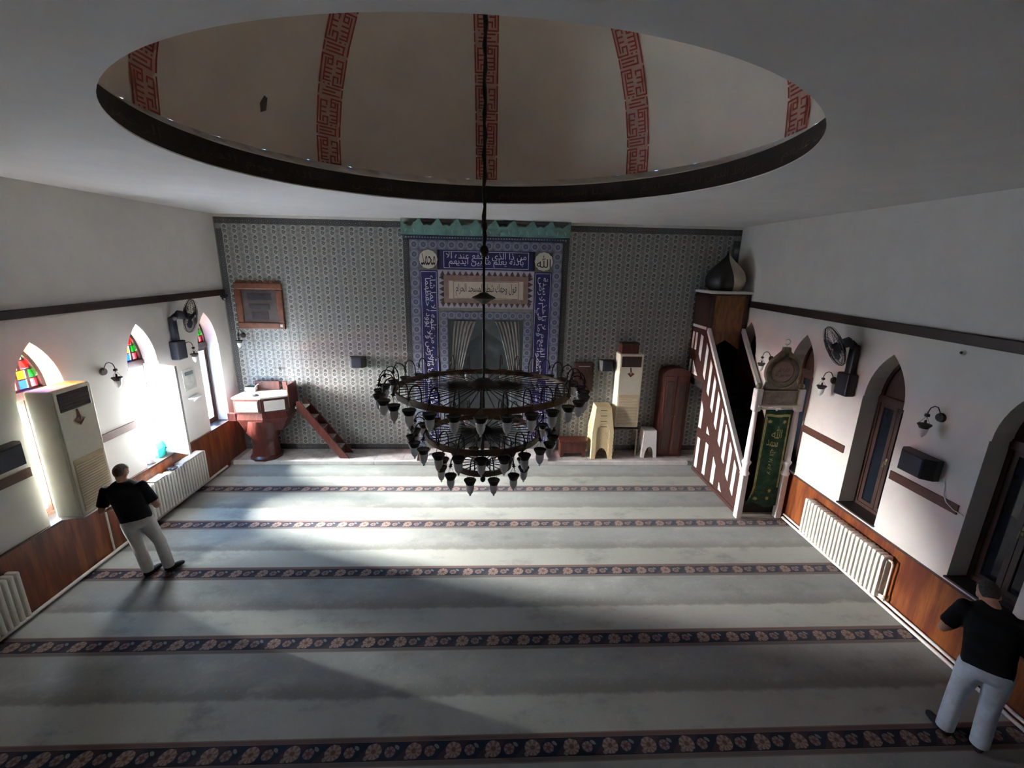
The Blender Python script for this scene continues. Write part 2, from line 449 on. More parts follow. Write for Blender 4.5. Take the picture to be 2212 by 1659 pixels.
STAIN = {'r': glass_mat('red_glass', (0.55, 0.05, 0.04)), 'g': glass_mat('green_glass', (0.04, 0.35, 0.07)),
         'b': glass_mat('blue_glass', (0.03, 0.12, 0.55)), 'y': glass_mat('amber_glass', (0.65, 0.28, 0.02)),
         'p': glass_mat('pink_glass', (0.50, 0.16, 0.17)), 'w': glass_mat('pale_glass', (0.6, 0.5, 0.35))}

# ------------------------------------------------------------------ Arabic lettering (shaped by hand, built as flat mesh)
_AR = {'ا': 'FE8D FE8E', 'أ': 'FE83 FE84', 'إ': 'FE87 FE88', 'آ': 'FE81 FE82', 'د': 'FEA9 FEAA', 'ذ': 'FEAB FEAC', 'ر': 'FEAD FEAE',
       'ز': 'FEAF FEB0', 'و': 'FEED FEEE', 'ؤ': 'FE85 FE86', 'ة': 'FE93 FE94', 'ى': 'FEEF FEF0', 'ء': 'FE80',
       'ب': 'FE8F FE90 FE91 FE92', 'ت': 'FE95 FE96 FE97 FE98', 'ث': 'FE99 FE9A FE9B FE9C', 'ج': 'FE9D FE9E FE9F FEA0',
       'ح': 'FEA1 FEA2 FEA3 FEA4', 'خ': 'FEA5 FEA6 FEA7 FEA8', 'س': 'FEB1 FEB2 FEB3 FEB4', 'ش': 'FEB5 FEB6 FEB7 FEB8',
       'ص': 'FEB9 FEBA FEBB FEBC', 'ض': 'FEBD FEBE FEBF FEC0', 'ط': 'FEC1 FEC2 FEC3 FEC4', 'ظ': 'FEC5 FEC6 FEC7 FEC8',
       'ع': 'FEC9 FECA FECB FECC', 'غ': 'FECD FECE FECF FED0', 'ف': 'FED1 FED2 FED3 FED4', 'ق': 'FED5 FED6 FED7 FED8',
       'ك': 'FED9 FEDA FEDB FEDC', 'ل': 'FEDD FEDE FEDF FEE0', 'م': 'FEE1 FEE2 FEE3 FEE4', 'ن': 'FEE5 FEE6 FEE7 FEE8',
       'ه': 'FEE9 FEEA FEEB FEEC', 'ي': 'FEF1 FEF2 FEF3 FEF4', 'ئ': 'FE89 FE8A FE8B FE8C'}
_AR = {k: [chr(int(h, 16)) for h in q.split()] for k, q in _AR.items()}
def shape_arabic(t):
    t = t.replace('الله', '\uFDF2')
    out = []; i = 0
    def joins(ch): return ch in _AR and len(_AR[ch]) == 4
    while i < len(t):
        ch = t[i]; prev = i > 0 and joins(t[i - 1])
        if ch == 'ل' and i + 1 < len(t) and t[i + 1] in 'اأإ':
            base = {'ا': 0xFEFB, 'أ': 0xFEF7, 'إ': 0xFEF9}[t[i + 1]]
            out.append(chr(base + (1 if prev else 0))); i += 2; continue
        f = _AR.get(ch)
        if f is None: out.append(ch)
        else:
            nxt = i + 1 < len(t) and t[i + 1] in _AR and t[i + 1] != 'ء' and joins(ch)
            if len(f) == 4: out.append(f[(3 if prev else 2) if nxt else (1 if prev else 0)])
            elif len(f) == 2: out.append(f[1 if prev else 0])
            else: out.append(f[0])
        i += 1
    return ''.join(reversed(out))
_fc = bpy.data.curves.new('lettering', 'FONT'); _fc.resolution_u = 2
_fo = bpy.data.objects.new('lettering', _fc); C.objects.link(_fo)
def text_mesh(lines, width, height, mat, name='lettering', gap=1.0):
    """flat mesh in local XZ (facing -Y), centred, stretched into width x height"""
    lines = [lines] if isinstance(lines, str) else lines
    _fc.body = '\n'.join(shape_arabic(l) for l in lines); _fc.align_x = 'CENTER'; _fc.space_line = gap
    bpy.context.view_layer.update()
    me = bpy.data.meshes.new_from_object(_fo.evaluated_get(bpy.context.evaluated_depsgraph_get()))
    xs = [v.co.x for v in me.vertices]; ys = [v.co.y for v in me.vertices]
    cx, cy = (min(xs) + max(xs)) / 2, (min(ys) + max(ys)) / 2
    kx, ky = width / (max(xs) - min(xs)), height / (max(ys) - min(ys))
    for v in me.vertices: v.co = Vector(((v.co.x - cx) * kx, 0.0, (v.co.y - cy) * ky))
    me.materials.clear(); me.materials.append(mat); me.name = name
    return me

# ------------------------------------------------------------------ the shell
def arch_pts(hw, spr, top, n=8):
    hw2 = hw * 0.95; h = top - spr
    c = (h * h - hw2 * hw2) / (2 * hw2); r = c + hw2
    a_end = math.atan2(h, c)
    L = [(-(r * math.cos(a_end * i / n) - c), spr + r * math.sin(a_end * i / n)) for i in range(n + 1)]
    return L + [(-q[0], q[1]) for q in L[-2::-1]]          # left springing -> apex -> right springing

def side_wall(name, xin, out, wins, outer=True):
    """wall in the plane x = xin with arched window openings; out = +-1 direction away from the room"""
    mb = MB(); t = WDEP
    ys = [YF]
    for c in wins: ys += [c - WHW, c + WHW]
    ys.append(YB + 0.6)
    for xx in (xin, xin + out * t):
        for k in range(0, len(ys), 2):
            mb.add([(xx, ys[k], -0.05), (xx, ys[k + 1], -0.05), (xx, ys[k + 1], ZC + 0.3), (xx, ys[k], ZC + 0.3)], [(0, 1, 2, 3)])
        for c in wins:
            a, b = c - WHW, c + WHW
            mb.add([(xx, a, -0.05), (xx, b, -0.05), (xx, b, WSILL), (xx, a, WSILL)], [(0, 1, 2, 3)])
            pts = [(c + q[0], q[1]) for q in arch_pts(WHW, WSPR, WTOP)]
            n = len(pts); top = ZC + 0.3
            vs = [(xx, a, WSPR)] + [(xx, *q) for q in pts] + [(xx, b, WSPR)]
            tp = [(xx, q[1], top) for q in vs]
            m = len(vs)
            mb.add(vs + tp, [(i, i + 1, m + i + 1, m + i) for i in range(m - 1)])
    for c in wins:
        lp = [(c - WHW, WSILL), (c - WHW, WSPR)] + [(c + q[0], q[1]) for q in arch_pts(WHW, WSPR, WTOP)] + [(c + WHW, WSPR), (c + WHW, WSILL)]
        n = len(lp)
        mb.add([(xin, *q) for q in lp] + [(xin + out * t, *q) for q in lp], [(i, (i + 1) % n, n + (i + 1) % n, n + i) for i in range(n)])
    return struct(mb.build(name, M['plaster']))
side_wall('wall_left', XL, -1, WIN_L)
side_wall('wall_right', XR, 1, WIN_R)

# floor
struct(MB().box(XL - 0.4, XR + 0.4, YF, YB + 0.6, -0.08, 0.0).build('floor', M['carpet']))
# back wall with the opening of the prayer niche
NX = -0.145
mb = MB(); NW, NTOP = 0.60, 2.98
for x0, x1, z0, z1 in ((XL - 0.4, NX - NW, -0.05, ZC + 0.3), (NX + NW, XR + 0.4, -0.05, ZC + 0.3), (NX - NW, NX + NW, NTOP, ZC + 0.3)):
    mb.box(x0, x1, YB, YB + 0.15, z0, z1)
wall_back = struct(mb.build('wall_back', M['grout']))
# wall behind the gallery
struct(MB().box(XL - 0.4, XR + 0.4, YF - 0.4, YF, -0.05, ZC + 0.3).build('wall_front', M['plaster']))
# ceiling with round opening
mb = MB(); n = 128
ring = [(DX + DR * math.cos(2 * PI * k / n), DY + DR * math.sin(2 * PI * k / n)) for k in range(n)]
ax0, ax1, ay0, ay1 = XL - 0.4, XR + 0.4, YF - 0.4, YB + 0.5
angs = sorted(set([2 * PI * k / n for k in range(n)]))
outer = []
for k in range(n):
    w = 2 * PI * k / n; dx, dy = math.cos(w), math.sin(w)
    t = min([(ax1 - DX) / dx if dx > 1e-9 else 1e9, (ax0 - DX) / dx if dx < -1e-9 else 1e9, (ay1 - DY) / dy if dy > 1e-9 else 1e9, (ay0 - DY) / dy if dy < -1e-9 else 1e9])
    outer.append((DX + dx * t, DY + dy * t))
vs = [(*p, ZC) for p in ring] + [(*p, ZC) for p in outer]
mb.add(vs, [(k, (k + 1) % n, n + (k + 1) % n, n + k) for k in range(n)])
for cx, cy in ((ax0, ay0), (ax1, ay0), (ax1, ay1), (ax0, ay1)):        # fill the four corners the ray fan cuts off
    k = min(range(n), key=lambda q: 0 if False else (math.atan2(cy - DY, cx - DX) - 2 * PI * q / n) % (2 * PI))
    mb.add([(cx, cy, ZC), (*outer[k], ZC), (*outer[(k + 1) % n], ZC)], [(0, 1, 2)])
struct(mb.build('ceiling', M['ceiling']))
# roof slab over it so that no daylight leaks
struct(MB().box(ax0, ax1, ay0, DY - 3.0, ZC + 0.28, ZC + 0.5).box(ax0, ax1, DY + 3.0, ay1, ZC + 0.28, ZC + 0.5).box(ax0, DX - 3.0, DY - 3.0, DY + 3.0, ZC + 0.28, ZC + 0.5)
       .box(DX + 3.0, ax1, DY - 3.0, DY + 3.0, ZC + 0.28, ZC + 0.5).build('roof', M['ceiling']))
# dome
dome = struct(MB().lathe([(2.92 * math.cos(t), 0.375 + 2.45 * math.sin(t)) for t in [PI / 2 * i / 20 for i in range(20)]] + [(0.001, 2.825)], 96, (DX, DY, ZC)).build('dome', M['dome'], None, True))
cor = struct(MB().lathe([(DR, 0.0), (DR, 0.012), (2.685, 0.020), (2.71, 0.02)], 128, (DX, DY, ZC)).lathe([(2.732, 0.256), (2.752, 0.272), (2.92, 0.28), (2.935, 0.31), (2.92, 0.375)], 128, (DX, DY, ZC)).lathe([(2.71, 0.02), (3.02, 0.02), (3.02, 0.39), (2.92, 0.375)], 64, (DX, DY, ZC)).build('dome_cornice', M['dome_white'], None, True))
band = struct(MB().lathe([(2.705, 0.020), (2.71, 0.03), (2.727, 0.245), (2.732, 0.257)], 128, (DX, DY, ZC)).build('dome_band', M['dome_dark'], None, True))
# gold writing on the band: the text is bent round the cylinder
verse = ['الحمد لله رب العالمين', 'الرحمن الرحيم', 'مالك يوم الدين', 'اياك نعبد واياك نستعين', 'اهدنا الصراط المستقيم', 'صراط الذين انعمت عليهم', 'غير المغضوب عليهم', 'ولا الضالين']
for k, t in enumerate(verse):
    Lw = 1.75
    me = text_mesh(t, Lw, 0.12, M['gold'])
    for v in me.vertices:
        a = math.radians(90 - (-157.5 + 45 * k)) - v.co.x / 2.71
        z = v.co.z + 0.13
        r = 2.708 + 0.07 * (z - 0.03) - 0.004
        v.co = Vector((DX + r * math.cos(a), DY + r * math.sin(a), ZC + z))
    link('lettering', me, band)
# red square-Kufic bands running up the dome (printed letters lie on the curved surface)
def kufic_rects():
    A = [(0, 0, 1, 18), (0, 17, 8, 18), (7, 12, 8, 18), (4, 12, 5, 16), (4, 15, 8, 16), (4, 12, 8, 13), (2.4, 2, 3.4, 16), (3, 4, 7, 5), (3, 6.6, 8, 7.6), (3, 9.3, 8, 10.3), (3, 0, 4, 1), (6, 0, 7.5, 1), (3, 2, 8, 2.9),
         (16, 0, 17, 18), (9, 0, 17, 1), (9, 0, 10, 6), (9, 5, 13, 6), (12, 2.2, 13, 6), (14, 2.2, 15, 16), (10.5, 8, 15, 9), (10.5, 11, 15, 12), (10, 15.2, 15, 16.2), (10, 13, 11, 16)]
    B = [(2, 19.5, 14, 20.5), (2, 21.7, 11, 22.7), (2, 23.9, 14, 24.9), (0, 19.5, 1, 25), (12.8, 20, 13.8, 25), (15.8, 19.5, 17, 26)]
    D = [(17 - b, 26 + y0, 17 - a, 26 + y1) for a, y0, b, y1 in A]
    E2 = [(3, 45.5, 15, 46.5), (3, 47.7, 12, 48.7), (5, 49.9, 15, 50.9), (16, 45.5, 17, 51), (0, 45.5, 1, 51)]
    return A + B + D + E2, 52.0
KR, KH = kufic_rects()
def dome_pt(az, s, off):
    """s metres up the meridian from the springing, off metres sideways"""
    t = s / 2.7
    r = 2.92 * math.cos(t) - 0.006; z = ZC + 0.375 + 2.45 * math.sin(t) - 0.006 * math.sin(t)
    p = Vector((DX + r * math.sin(az), DY + r * math.cos(az), z))
    return p + Vector((math.cos(az), -math.sin(az), 0)) * off
BW = 0.32; UNIT = BW / 17
for k in range(8):
    az = math.radians(45 * k)
    mb = MB(); S1 = 2.6; m = 24
    for i in range(m):
        s0, s1 = S1 * i / m, S1 * (i + 1) / m
        mb.add([dome_pt(az, s0, -BW / 2), dome_pt(az, s0, BW / 2), dome_pt(az, s1, BW / 2), dome_pt(az, s1, -BW / 2)], [(0, 1, 2, 3)])
    kb = mb.build('kufic_band', M['kufic_bg'], dome)
    mb = MB(); base = 0.0
    while base < S1 - 0.1:
        for x0, y0, x1, y1 in KR:
            s0, s1 = base + y0 * UNIT, base + y1 * UNIT
            if s1 > S1: continue
            a, b = x0 * UNIT - BW / 2, x1 * UNIT - BW / 2
            q = [dome_pt(az, s, o) for s, o in ((s0, a), (s0, b), (s1, b), (s1, a))]
            for j in range(4):
                c = Vector((DX, DY, q[j].z)) - q[j]; q[j] = q[j] + c.normalized() * 0.006
            mb.add(q, [(0, 1, 2, 3)])
        base += KH * UNIT
    mb.build('kufic_lettering', M['kufic'], kb)
az = math.radians(-62); q = dome_pt(az, 0.55, 0)
struct(MB().add([dome_pt(az, 0.42, -0.02), dome_pt(az, 0.46, 0.05), dome_pt(az, 0.60, 0.06), dome_pt(az, 0.62, 0.02), dome_pt(az, 0.52, -0.03)], [(0, 1, 2, 3, 4)]).build('damp_patch', M['stain'], dome))

# rails, dado, strips, pipes
struct(MB().cbox(XL, XL + 0.05, YF, YB - 0.02, 3.62, 3.74, 0.012).build('trim_1', M['rail']))
struct(MB().cbox(XR - 0.05, XR, YF, YB - 0.02, 3.62, 3.75, 0.012).build('trim_2', M['rail']))
DZL, DZR = 0.955, 0.885
def dado(name, x0, x1, z, wins):
    mb = MB(); mb.box(x0, x1, YF, PLAT_Y if x0 > 0 else YB - 0.01, 0.0, z)
    o = struct(mb.build(name, M['dado'])); return o
dl = dado('trim_3', XL, XL + 0.025, DZL, WIN_L); dr = dado('trim_4', XR - 0.025, XR, DZR, WIN_R)
MB().cbox(XL, XL + 0.035, YF, YB - 0.02, DZL, DZL + 0.018, 0.004).build('ledge', M['wood_dark'], dl)
MB().cbox(XR - 0.035, XR, YF, 7.0, DZR, DZR + 0.018, 0.004).build('ledge', M['wood_dark'], dr)
def strip(n_, xs, y0, y1):
    a, b = (XL, XL + 0.02) if xs < 0 else (XR - 0.02, XR)
    struct(MB().cbox(a, b, y0, y1, 1.71, 1.83, 0.004).build('trim_%d' % n_, M['strip']))
strip(5, -1, 4.55, 5.34); strip(6, -1, 6.32, 7.03); strip(7, 1, 6.10, 7.03); strip(8, 1, 4.37, 5.28)
p = MB().tube([(XL + 0.055, YF + 0.1, 0.05), (XL + 0.055, 9.1, 0.05)], 0.024, 10)
tag(p.build('heating_pipe', M['pipe'], None, True), 'white heating pipe along the foot of the bright window wall', 'pipe')
pr_ = tag(MB().tube([(XR - 0.05, YF + 0.1, 0.105), (XR - 0.05, 7.02, 0.105)], 0.020, 10).build('heating_pipe', M['pipe'], None, True),
          'white upper heating pipe along the foot of the orange wood dado', 'pipe')
tag(MB().tube([(XR - 0.065, YF + 0.1, 0.042), (XR - 0.065, 7.02, 0.042)], 0.022, 10).build('heating_pipe', M['pipe'], None, True),
    'white lower heating pipe on the carpet below the orange wood dado', 'pipe')
# outdoors
struct(MB().box(-40, XL - 0.41, -25, 40, -0.6, -0.5).build('ground', M['ground']))

# ------------------------------------------------------------------ marble platform along the qibla wall
plat = struct(MB().box(XL + 0.026, XR - 0.03, PLAT_Y + 0.01, YB, 0.0, PLAT - 0.012).build('platform', M['grout']))
kx = XL + 0.03
sl = MB().cbox(0, 0.596, 0, 0.336, -0.012, 0, 0.003).mesh('slab', M['marble'])
kb_ = MB().cbox(0, 1.012, 0, 0.075, -0.085, 0.003, 0.006).mesh('kerb_stone', M['marble_w'])
for i in range(18):
    for j in range(2):
        link('slab', sl, plat, (XL + 0.16 + 0.6 * i, PLAT_Y + 0.078 + 0.34 * j, PLAT))
for i in range(10): link('kerb_stone', kb_, plat, (XL + 0.09 + 1.016 * i, PLAT_Y, PLAT))

# ------------------------------------------------------------------ tiles of the back wall
def tile_mesh(name, w, h, mat, t=0.014, b=0.003):
    me = bpy.data.meshes.new(name)
    g = 0.0008
    x0, x1, z0, z1 = g, w - g, g, h - g
    V = [(x0, 0, z0), (x1, 0, z0), (x1, 0, z1), (x0, 0, z1), (x0, -t + b * .6, z0), (x1, -t + b * .6, z0), (x1, -t + b * .6, z1), (x0, -t + b * .6, z1),
         (x0 + b, -t, z0 + b), (x1 - b, -t, z0 + b), (x1 - b, -t, z1 - b), (x0 + b, -t, z1 - b)]
    Fs = [(8, 9, 10, 11)] + [(4 + i, 4 + (i + 1) % 4, 8 + (i + 1) % 4, 8 + i) for i in range(4)] + [(i, (i + 1) % 4, 4 + (i + 1) % 4, 4 + i) for i in range(4)]
    me.from_pydata(V, [], Fs); me.materials.append(mat)
    uv = me.uv_layers.new(name='UVMap')
    for l in me.loops:
        c = me.vertices[l.vertex_index].co; uv.data[l.index].uv = (c.x / w, c.z / h)
    me.update()
    return me
def join_tiles(name, src, places, parent):
    V, Fs, U = [], [], []
    sv = [v.co[:] for v in src.vertices]; sf = [p.vertices[:] for p in src.polygons]
    su = [d.uv[:] for d in src.uv_layers[0].data]
    for (x, y, z) in places:
        n = len(V); V += [(a + x, b + y, c + z) for a, b, c in sv]; Fs += [tuple(i + n for i in f) for f in sf]; U += su
    me = bpy.data.meshes.new(name); me.from_pydata(V, [], Fs); me.materials.append(src.materials[0])
    uv = me.uv_layers.new(name='UVMap')
    for i, q in enumerate(U): uv.data[i].uv = q
    o = link(name, me, parent); o['kind'] = 'stuff'
    return o
TS = 0.1985
MXL, MXR = NX - 1.635, NX + 1.635        # mihrab outer edges
BT = 0.125
places = []
zb = PLAT + BT
ZTILE = 5.195
rows = round((ZTILE - BT - zb) / TS)
TSZ = (ZTILE - BT - zb) / rows
zoff = zb
tm = tile_mesh('tile', TS, TSZ, M['tile'])
for x0, x1 in ((XL + BT + 0.03, MXL - BT), (MXR + BT, XR - BT - 0.02)):
    nc = round((x1 - x0) / TS)
    for c in range(nc):
        for r in range(rows): places.append((x0 + (x1 - x0 - nc * TS) / 2 + c * TS, YB, zoff + r * TSZ))
places.sort(key=lambda p: (p[0] > 0 and p[2] < 2.3, p[0]**2 * 0.15 + (p[2] - 2.6)**2))
for p in places[:296]: link('tile', tm, wall_back, p)
struct(MB().box(XL, XR, YB - 0.02, YB - 0.001, ZTILE, ZC).build('trim_9', M['plaster']))
join_tiles('tile_field', tm, places[296:], wall_back)
# border tiles round both fields
bt = tile_mesh('border_tile', BT, BT, M['border'], 0.016)
bp = []
for x0, x1 in ((XL + 0.03, MXL), (MXR, XR - 0.02)):
    n = int((x1 - x0) / BT)
    for i in range(n):
        bp.append((x0 + (x1 - x0) * i / n, YB, PLAT)); bp.append((x0 + (x1 - x0) * i / n, YB, ZTILE - BT))
    for i in range(int((ZTILE - PLAT - 2 * BT) / BT)):
        bp.append((x0, YB, PLAT + BT + i * BT)); bp.append((x1 - BT, YB, PLAT + BT + i * BT))
for p in bp[:290]: link('border_tile', bt, wall_back, p)
if bp[290:]: join_tiles('border_tile_run', bt, bp[290:], wall_back)

# ------------------------------------------------------------------ mihrab (prayer niche), local origin on the platform, -Y into the room
mih = thing('mihrab', 'tall blue tiled prayer niche with teal saw-tooth crest and white Arabic script', 'prayer niche', (NX, YB, PLAT))
Z = lambda z: z - PLAT
HWM, TOPM, PRO = 1.61, 4.84, 0.10
mb = MB()
mb.box(-HWM, -0.835, -PRO, 0, 0, Z(TOPM)); mb.box(0.835, HWM, -PRO, 0, 0, Z(TOPM)); mb.box(-0.835, 0.835, -PRO, 0, Z(3.2), Z(TOPM))
mb.build('body', M['grout'], mih)
mt = tile_mesh('border_tile', 0.195, 0.195, M['mih_border'])
n = int((TOPM - 0.195 - PLAT) / 0.195)
for i in range(n + 1):
    for x in (-HWM, HWM - 0.195): link('border_tile', mt, mih, (x, -PRO, i * (Z(TOPM) - 0.195) / n))
for i in range(1, 15): link('border_tile', mt, mih, (-HWM + i * (2 * HWM - 0.195) / 15.5 + 0.0, -PRO, Z(TOPM) - 0.195))
link('border_tile', mt, mih, (HWM - 0.39, -PRO, Z(TOPM) - 0.195))
nt_ = tile_mesh('niche_border_tile', 0.165, 0.165, M['mih_border'])
n = int((3.36 - PLAT) / 0.165)
for i in range(n + 1):
    for x in (-1.0, 0.835): link('niche_border_tile', nt_, mih, (x, -PRO, i * (Z(3.365) - 0.165) / n))
for i in range(1, 11): link('niche_border_tile', nt_, mih, (-1.0 + i * (2.0 - 0.165) / 11, -PRO, Z(3.2)))
# crest: saw-tooth board leaning into the room
poly = [(-1.74, Z(4.925))]
nt2 = 9
pts = [(-1.74, Z(5.245))]
for i in range(nt2):
    x0 = -1.74 + (3.48) * i / nt2; w = 3.48 / nt2
    pts += [(x0 + 0.20 * w, Z(5.105)), (x0 + 0.37 * w, Z(5.145)), (x0 + 0.54 * w, Z(5.10))] + ([(x0 + w * 0.93, Z(5.245)), (x0 + w, Z(5.245))] if i < nt2 - 1 else [(x0 + w, Z(5.245))])
poly = [(-1.74, Z(4.925))] + pts + [(1.74, Z(4.925))]
cr = MB().prism(poly, 'y', -0.27, -0.24).build('crest', M['teal'], mih)
MB().box(-1.74, 1.74, -0.24, 0, Z(4.93), Z(4.99)).box(-1.74, -1.70, -0.24, 0, Z(4.93), Z(5.15)).box(1.70, 1.74, -0.24, 0, Z(4.93), Z(5.15)).build('crest_shelf', M['teal'], mih)
leaf = MB().add([(0, 0, 0), (0.026, -0.004, 0.045), (0.034, 0, 0.10), (0.004, -0.004, 0.06), (0.016, -0.012, 0.05)], [(0, 1, 4), (1, 2, 4), (2, 3, 4), (3, 0, 4)]).mesh('leaf', M['leafpale'])
for i in range(18):
    o = link('leaf', leaf, cr, (-1.66 + i * 0.1945, -0.2705, Z(4.955)))
    o.scale = (1 if i % 2 == 0 else -1, 1, 1)
mb = MB()
for k, (z0, z1, d) in enumerate(((4.905, 4.925, 0.23), (4.865, 4.905, 0.17), (4.84, 4.865, 0.13))): mb.box(-1.74 + k * 0.045, 1.74 - k * 0.045, -d, 0, Z(z0), Z(z1))
dn = mb.build('cornice', M['dent'], mih)
dm = MB().box(-0.016, 0.016, -0.185, -0.168, 0, 0.022).mesh('dentil', M['lilac_tile'])
for i in range(60): link('dentil', dm, dn, (-1.66 + i * 0.0563, 0, Z(4.873)))
# script panels
def panel(name, x0, x1, z0, z1, mat, d=0.012, parent=None, y=-PRO):
    return MB().cbox(x0, x1, y - d, y, Z(z0), Z(z1), 0.003).build(name, mat, parent or mih)
def outline(parent, x0, x1, z0, z1, w, mat, y):
    MB().box(x0, x1, y - 0.003, y, Z(z0), Z(z0) + w).box(x0, x1, y - 0.003, y, Z(z1) - w, Z(z1)).box(x0, x0 + w, y - 0.003, y, Z(z0), Z(z1)).box(x1 - w, x1, y - 0.003, y, Z(z0), Z(z1)).build('frame_line', mat, parent)
hp = panel('script_panel', -0.985, 0.985, 4.247, 4.645, M['blue'])
for s in (-1, 1): panel('end_tile', min(s * 0.985, s * 1.035), max(s * 0.985, s * 1.035), 4.247, 4.645, M['bluedk'], 0.010)
outline(hp, -0.90, 0.90, 4.275, 4.62, 0.010, M['script'], -PRO - 0.012)
link('lettering', text_mesh(['من ذا الذي يشفع عنده الا', 'باذنه يعلم ما بين ايديهم'], 1.70, 0.31, M['script'], gap=0.62), hp, (0, -PRO - 0.0145, Z(4.447)))
VT = {-1: ['وما خلفهم ولا يحيطون بشيء من علمه الا بما شاء', 'وسع كرسيه السموات والارض ولا يؤوده حفظهما'],
      1: ['الله لا اله الا هو الحي القيوم لا تاخذه سنة', 'ولا نوم له ما في السموات وما في الارض']}
for s in (-1, 1):
    x0, x1 = sorted((s * 1.035, s * 1.41))
    vp = panel('script_panel', x0, x1, PLAT + 0.25, 4.225, M['blue'])
    outline(vp, x0 + 0.022, x1 - 0.022, PLAT + 0.28, 4.20, 0.008, M['script'], -PRO - 0.012)
    me = text_mesh(VT[s], 3.70, 0.285, M['script'], gap=0.60)
    link('lettering', me, vp, ((x0 + x1) / 2, -PRO - 0.0145, Z(2.27)), (0, PI / 2 * -s if s < 0 else PI / 2, 0))
    mp = panel('medallion_tile', x0, x1, 4.247, 4.645, M['spandrel'])
    cx = (x0 + x1) / 2; pts = []
    for k in range(48):
        a = 2 * PI * k / 48; r = 0.185 + 0.010 * abs(math.cos(6 * a)) 
        pts.append((cx + r * math.cos(a), Z(4.446) + r * math.sin(a)))
    md = MB().prism(pts, 'y', -PRO - 0.020, -PRO - 0.011).build('medallion', M['medal'], mp)
    link('lettering', text_mesh('محمد' if s < 0 else 'الله', 0.30, 0.25, M['ink']), mp, (cx, -PRO - 0.0215, Z(4.446)))
# framed inscription over the niche
ip = panel('inscription_border', -1.025, 1.025, 3.44, 4.237, M['lilac_tile'])
panel('inscription_ground', -0.90, 0.90, 3.545, 4.135, M['rose_tile'], 0.006, ip, -PRO - 0.012)
lf1 = MB().add([(-0.055, 0, 0), (0, -0.008, 0.015), (0.055, 0, 0), (0.030, -0.001, 0.05), (0, 0, 0.105), (-0.030, -0.001, 0.05)], [(0, 1, 5), (1, 2, 3), (1, 3, 4), (1, 4, 5), (0, 2, 1)]).mesh('leaf_tile', M['brown_tile'])
for i in range(16):
    x = -0.93 + i * 1.86 / 15
    link('leaf_tile', lf1, ip, (x, -PRO - 0.0125, Z(4.115)), (0, 0, 0)); link('leaf_tile', lf1, ip, (x, -PRO - 0.0125, Z(3.562)), (0, PI, 0))
for i in range(5):
    z = Z(3.60 + i * 0.12)
    link('leaf_tile', lf1, ip, (-0.905, -PRO - 0.0125, z), (0, -PI / 2, 0)); link('leaf_tile', lf1, ip, (0.905, -PRO - 0.0125, z), (0, PI / 2, 0))
tp = panel('inscription_panel', -0.80, 0.80, 3.635, 4.02, M['cream_tile'], 0.010, ip, -PRO - 0.012)
outline(tp, -0.70, 0.70, 3.645, 4.01, 0.008, M['ink'], -PRO - 0.022)
link('lettering', text_mesh('فول وجهك شطر المسجد الحرام', 1.30, 0.27, M['ink']), tp, (0, -PRO - 0.0245, Z(3.83)))
# niche: panel with pointed opening, concave inside
AO = [(-0.585, 0), (-0.585, Z(2.20)), (-0.56, Z(2.42)), (-0.50, Z(2.55)), (-0.40, Z(2.66)), (-0.27, Z(2.76)), (-0.14, Z(2.85)), (-0.06, Z(2.92)), (0, Z(2.98))]
AO = AO + [(-x, z) for x, z in AO[-2::-1]]
mb = MB(); top = Z(3.205); yy = -0.045
vs = [(x, yy, z) for x, z in AO]; m = len(vs); mid = m // 2
ou = [(-0.84, yy, z if z < Z(2.2) + .01 else None) for x, z in AO[:2]]
mb.add([(-0.84, yy, 0), (-0.585, yy, 0), (-0.585, yy, Z(2.2)), (-0.84, yy, Z(2.2))], [(0, 1, 2, 3)])
mb.add([(0.84, yy, 0), (0.585, yy, 0), (0.585, yy, Z(2.2)), (0.84, yy, Z(2.2))], [(0, 1, 2, 3)])
mb.add([(-0.84, yy, Z(2.2)), (-0.585, yy, Z(2.2)), (-0.585, yy, top), (-0.84, yy, top)], [(0, 1, 2, 3)])
mb.add([(0.84, yy, Z(2.2)), (0.585, yy, Z(2.2)), (0.585, yy, top), (0.84, yy, top)], [(0, 1, 2, 3)])
for i in range(1, m - 2):
    a, b = AO[i], AO[i + 1]
    mb.add([(a[0], yy, a[1]), (b[0], yy, b[1]), (b[0], yy, top), (a[0], yy, top)], [(0, 1, 2, 3)])
mb.build('niche_panel', M['niche'], mih)
mb = MB(); K = 10; vs = []
for k in range(K + 1):
    t = PI / 2 * k / K; c = math.cos(t) if k < K else 0.0
    for x, z in AO:
        zz = z if z <= Z(2.2) else Z(2.2) + (z - Z(2.2)) * (0.25 + 0.75 * c)
        vs.append((x * c, yy + 0.55 * math.sin(t), zz))
mb.add(vs, [(k * m + i, k * m + i + 1, (k + 1) * m + i + 1, (k + 1) * m + i) for k in range(K) for i in range(m - 1)])
mb.build('niche', M['niche_dark'], mih, True)
MB().box(-0.75, 0.75, yy, 0.75, -0.04, 0.0).box(-0.75, 0.75, 0.60, 0.75, 0, 3.1).build('niche_floor_baffle', M['marble'], mih)  # floor, plus an unseen slab added behind the niche to block daylight
for s in (-1, 1):
    mb = MB(); NU, NV = 30, 14; vs = []
    for j in range(NV + 1):
        v = j / NV
        for i in range(NU + 1):
            u = i / NU
            xt = 0.20 + 0.52 * u; xb = 0.66 + 0.155 * u
            x = xt + (xb - xt) * (v ** 0.75)
            vs.append((s * x, yy - 0.018 - 0.012 * math.sin(u * 6 * 2 * PI), Z(3.15) - v * 1.75))
    mb.add(vs, [(j * (NU + 1) + i, j * (NU + 1) + i + 1, (j + 1) * (NU + 1) + i + 1, (j + 1) * (NU + 1) + i) for j in range(NV) for i in range(NU)])
    mb.build('drape', M['drape'], mih, True)
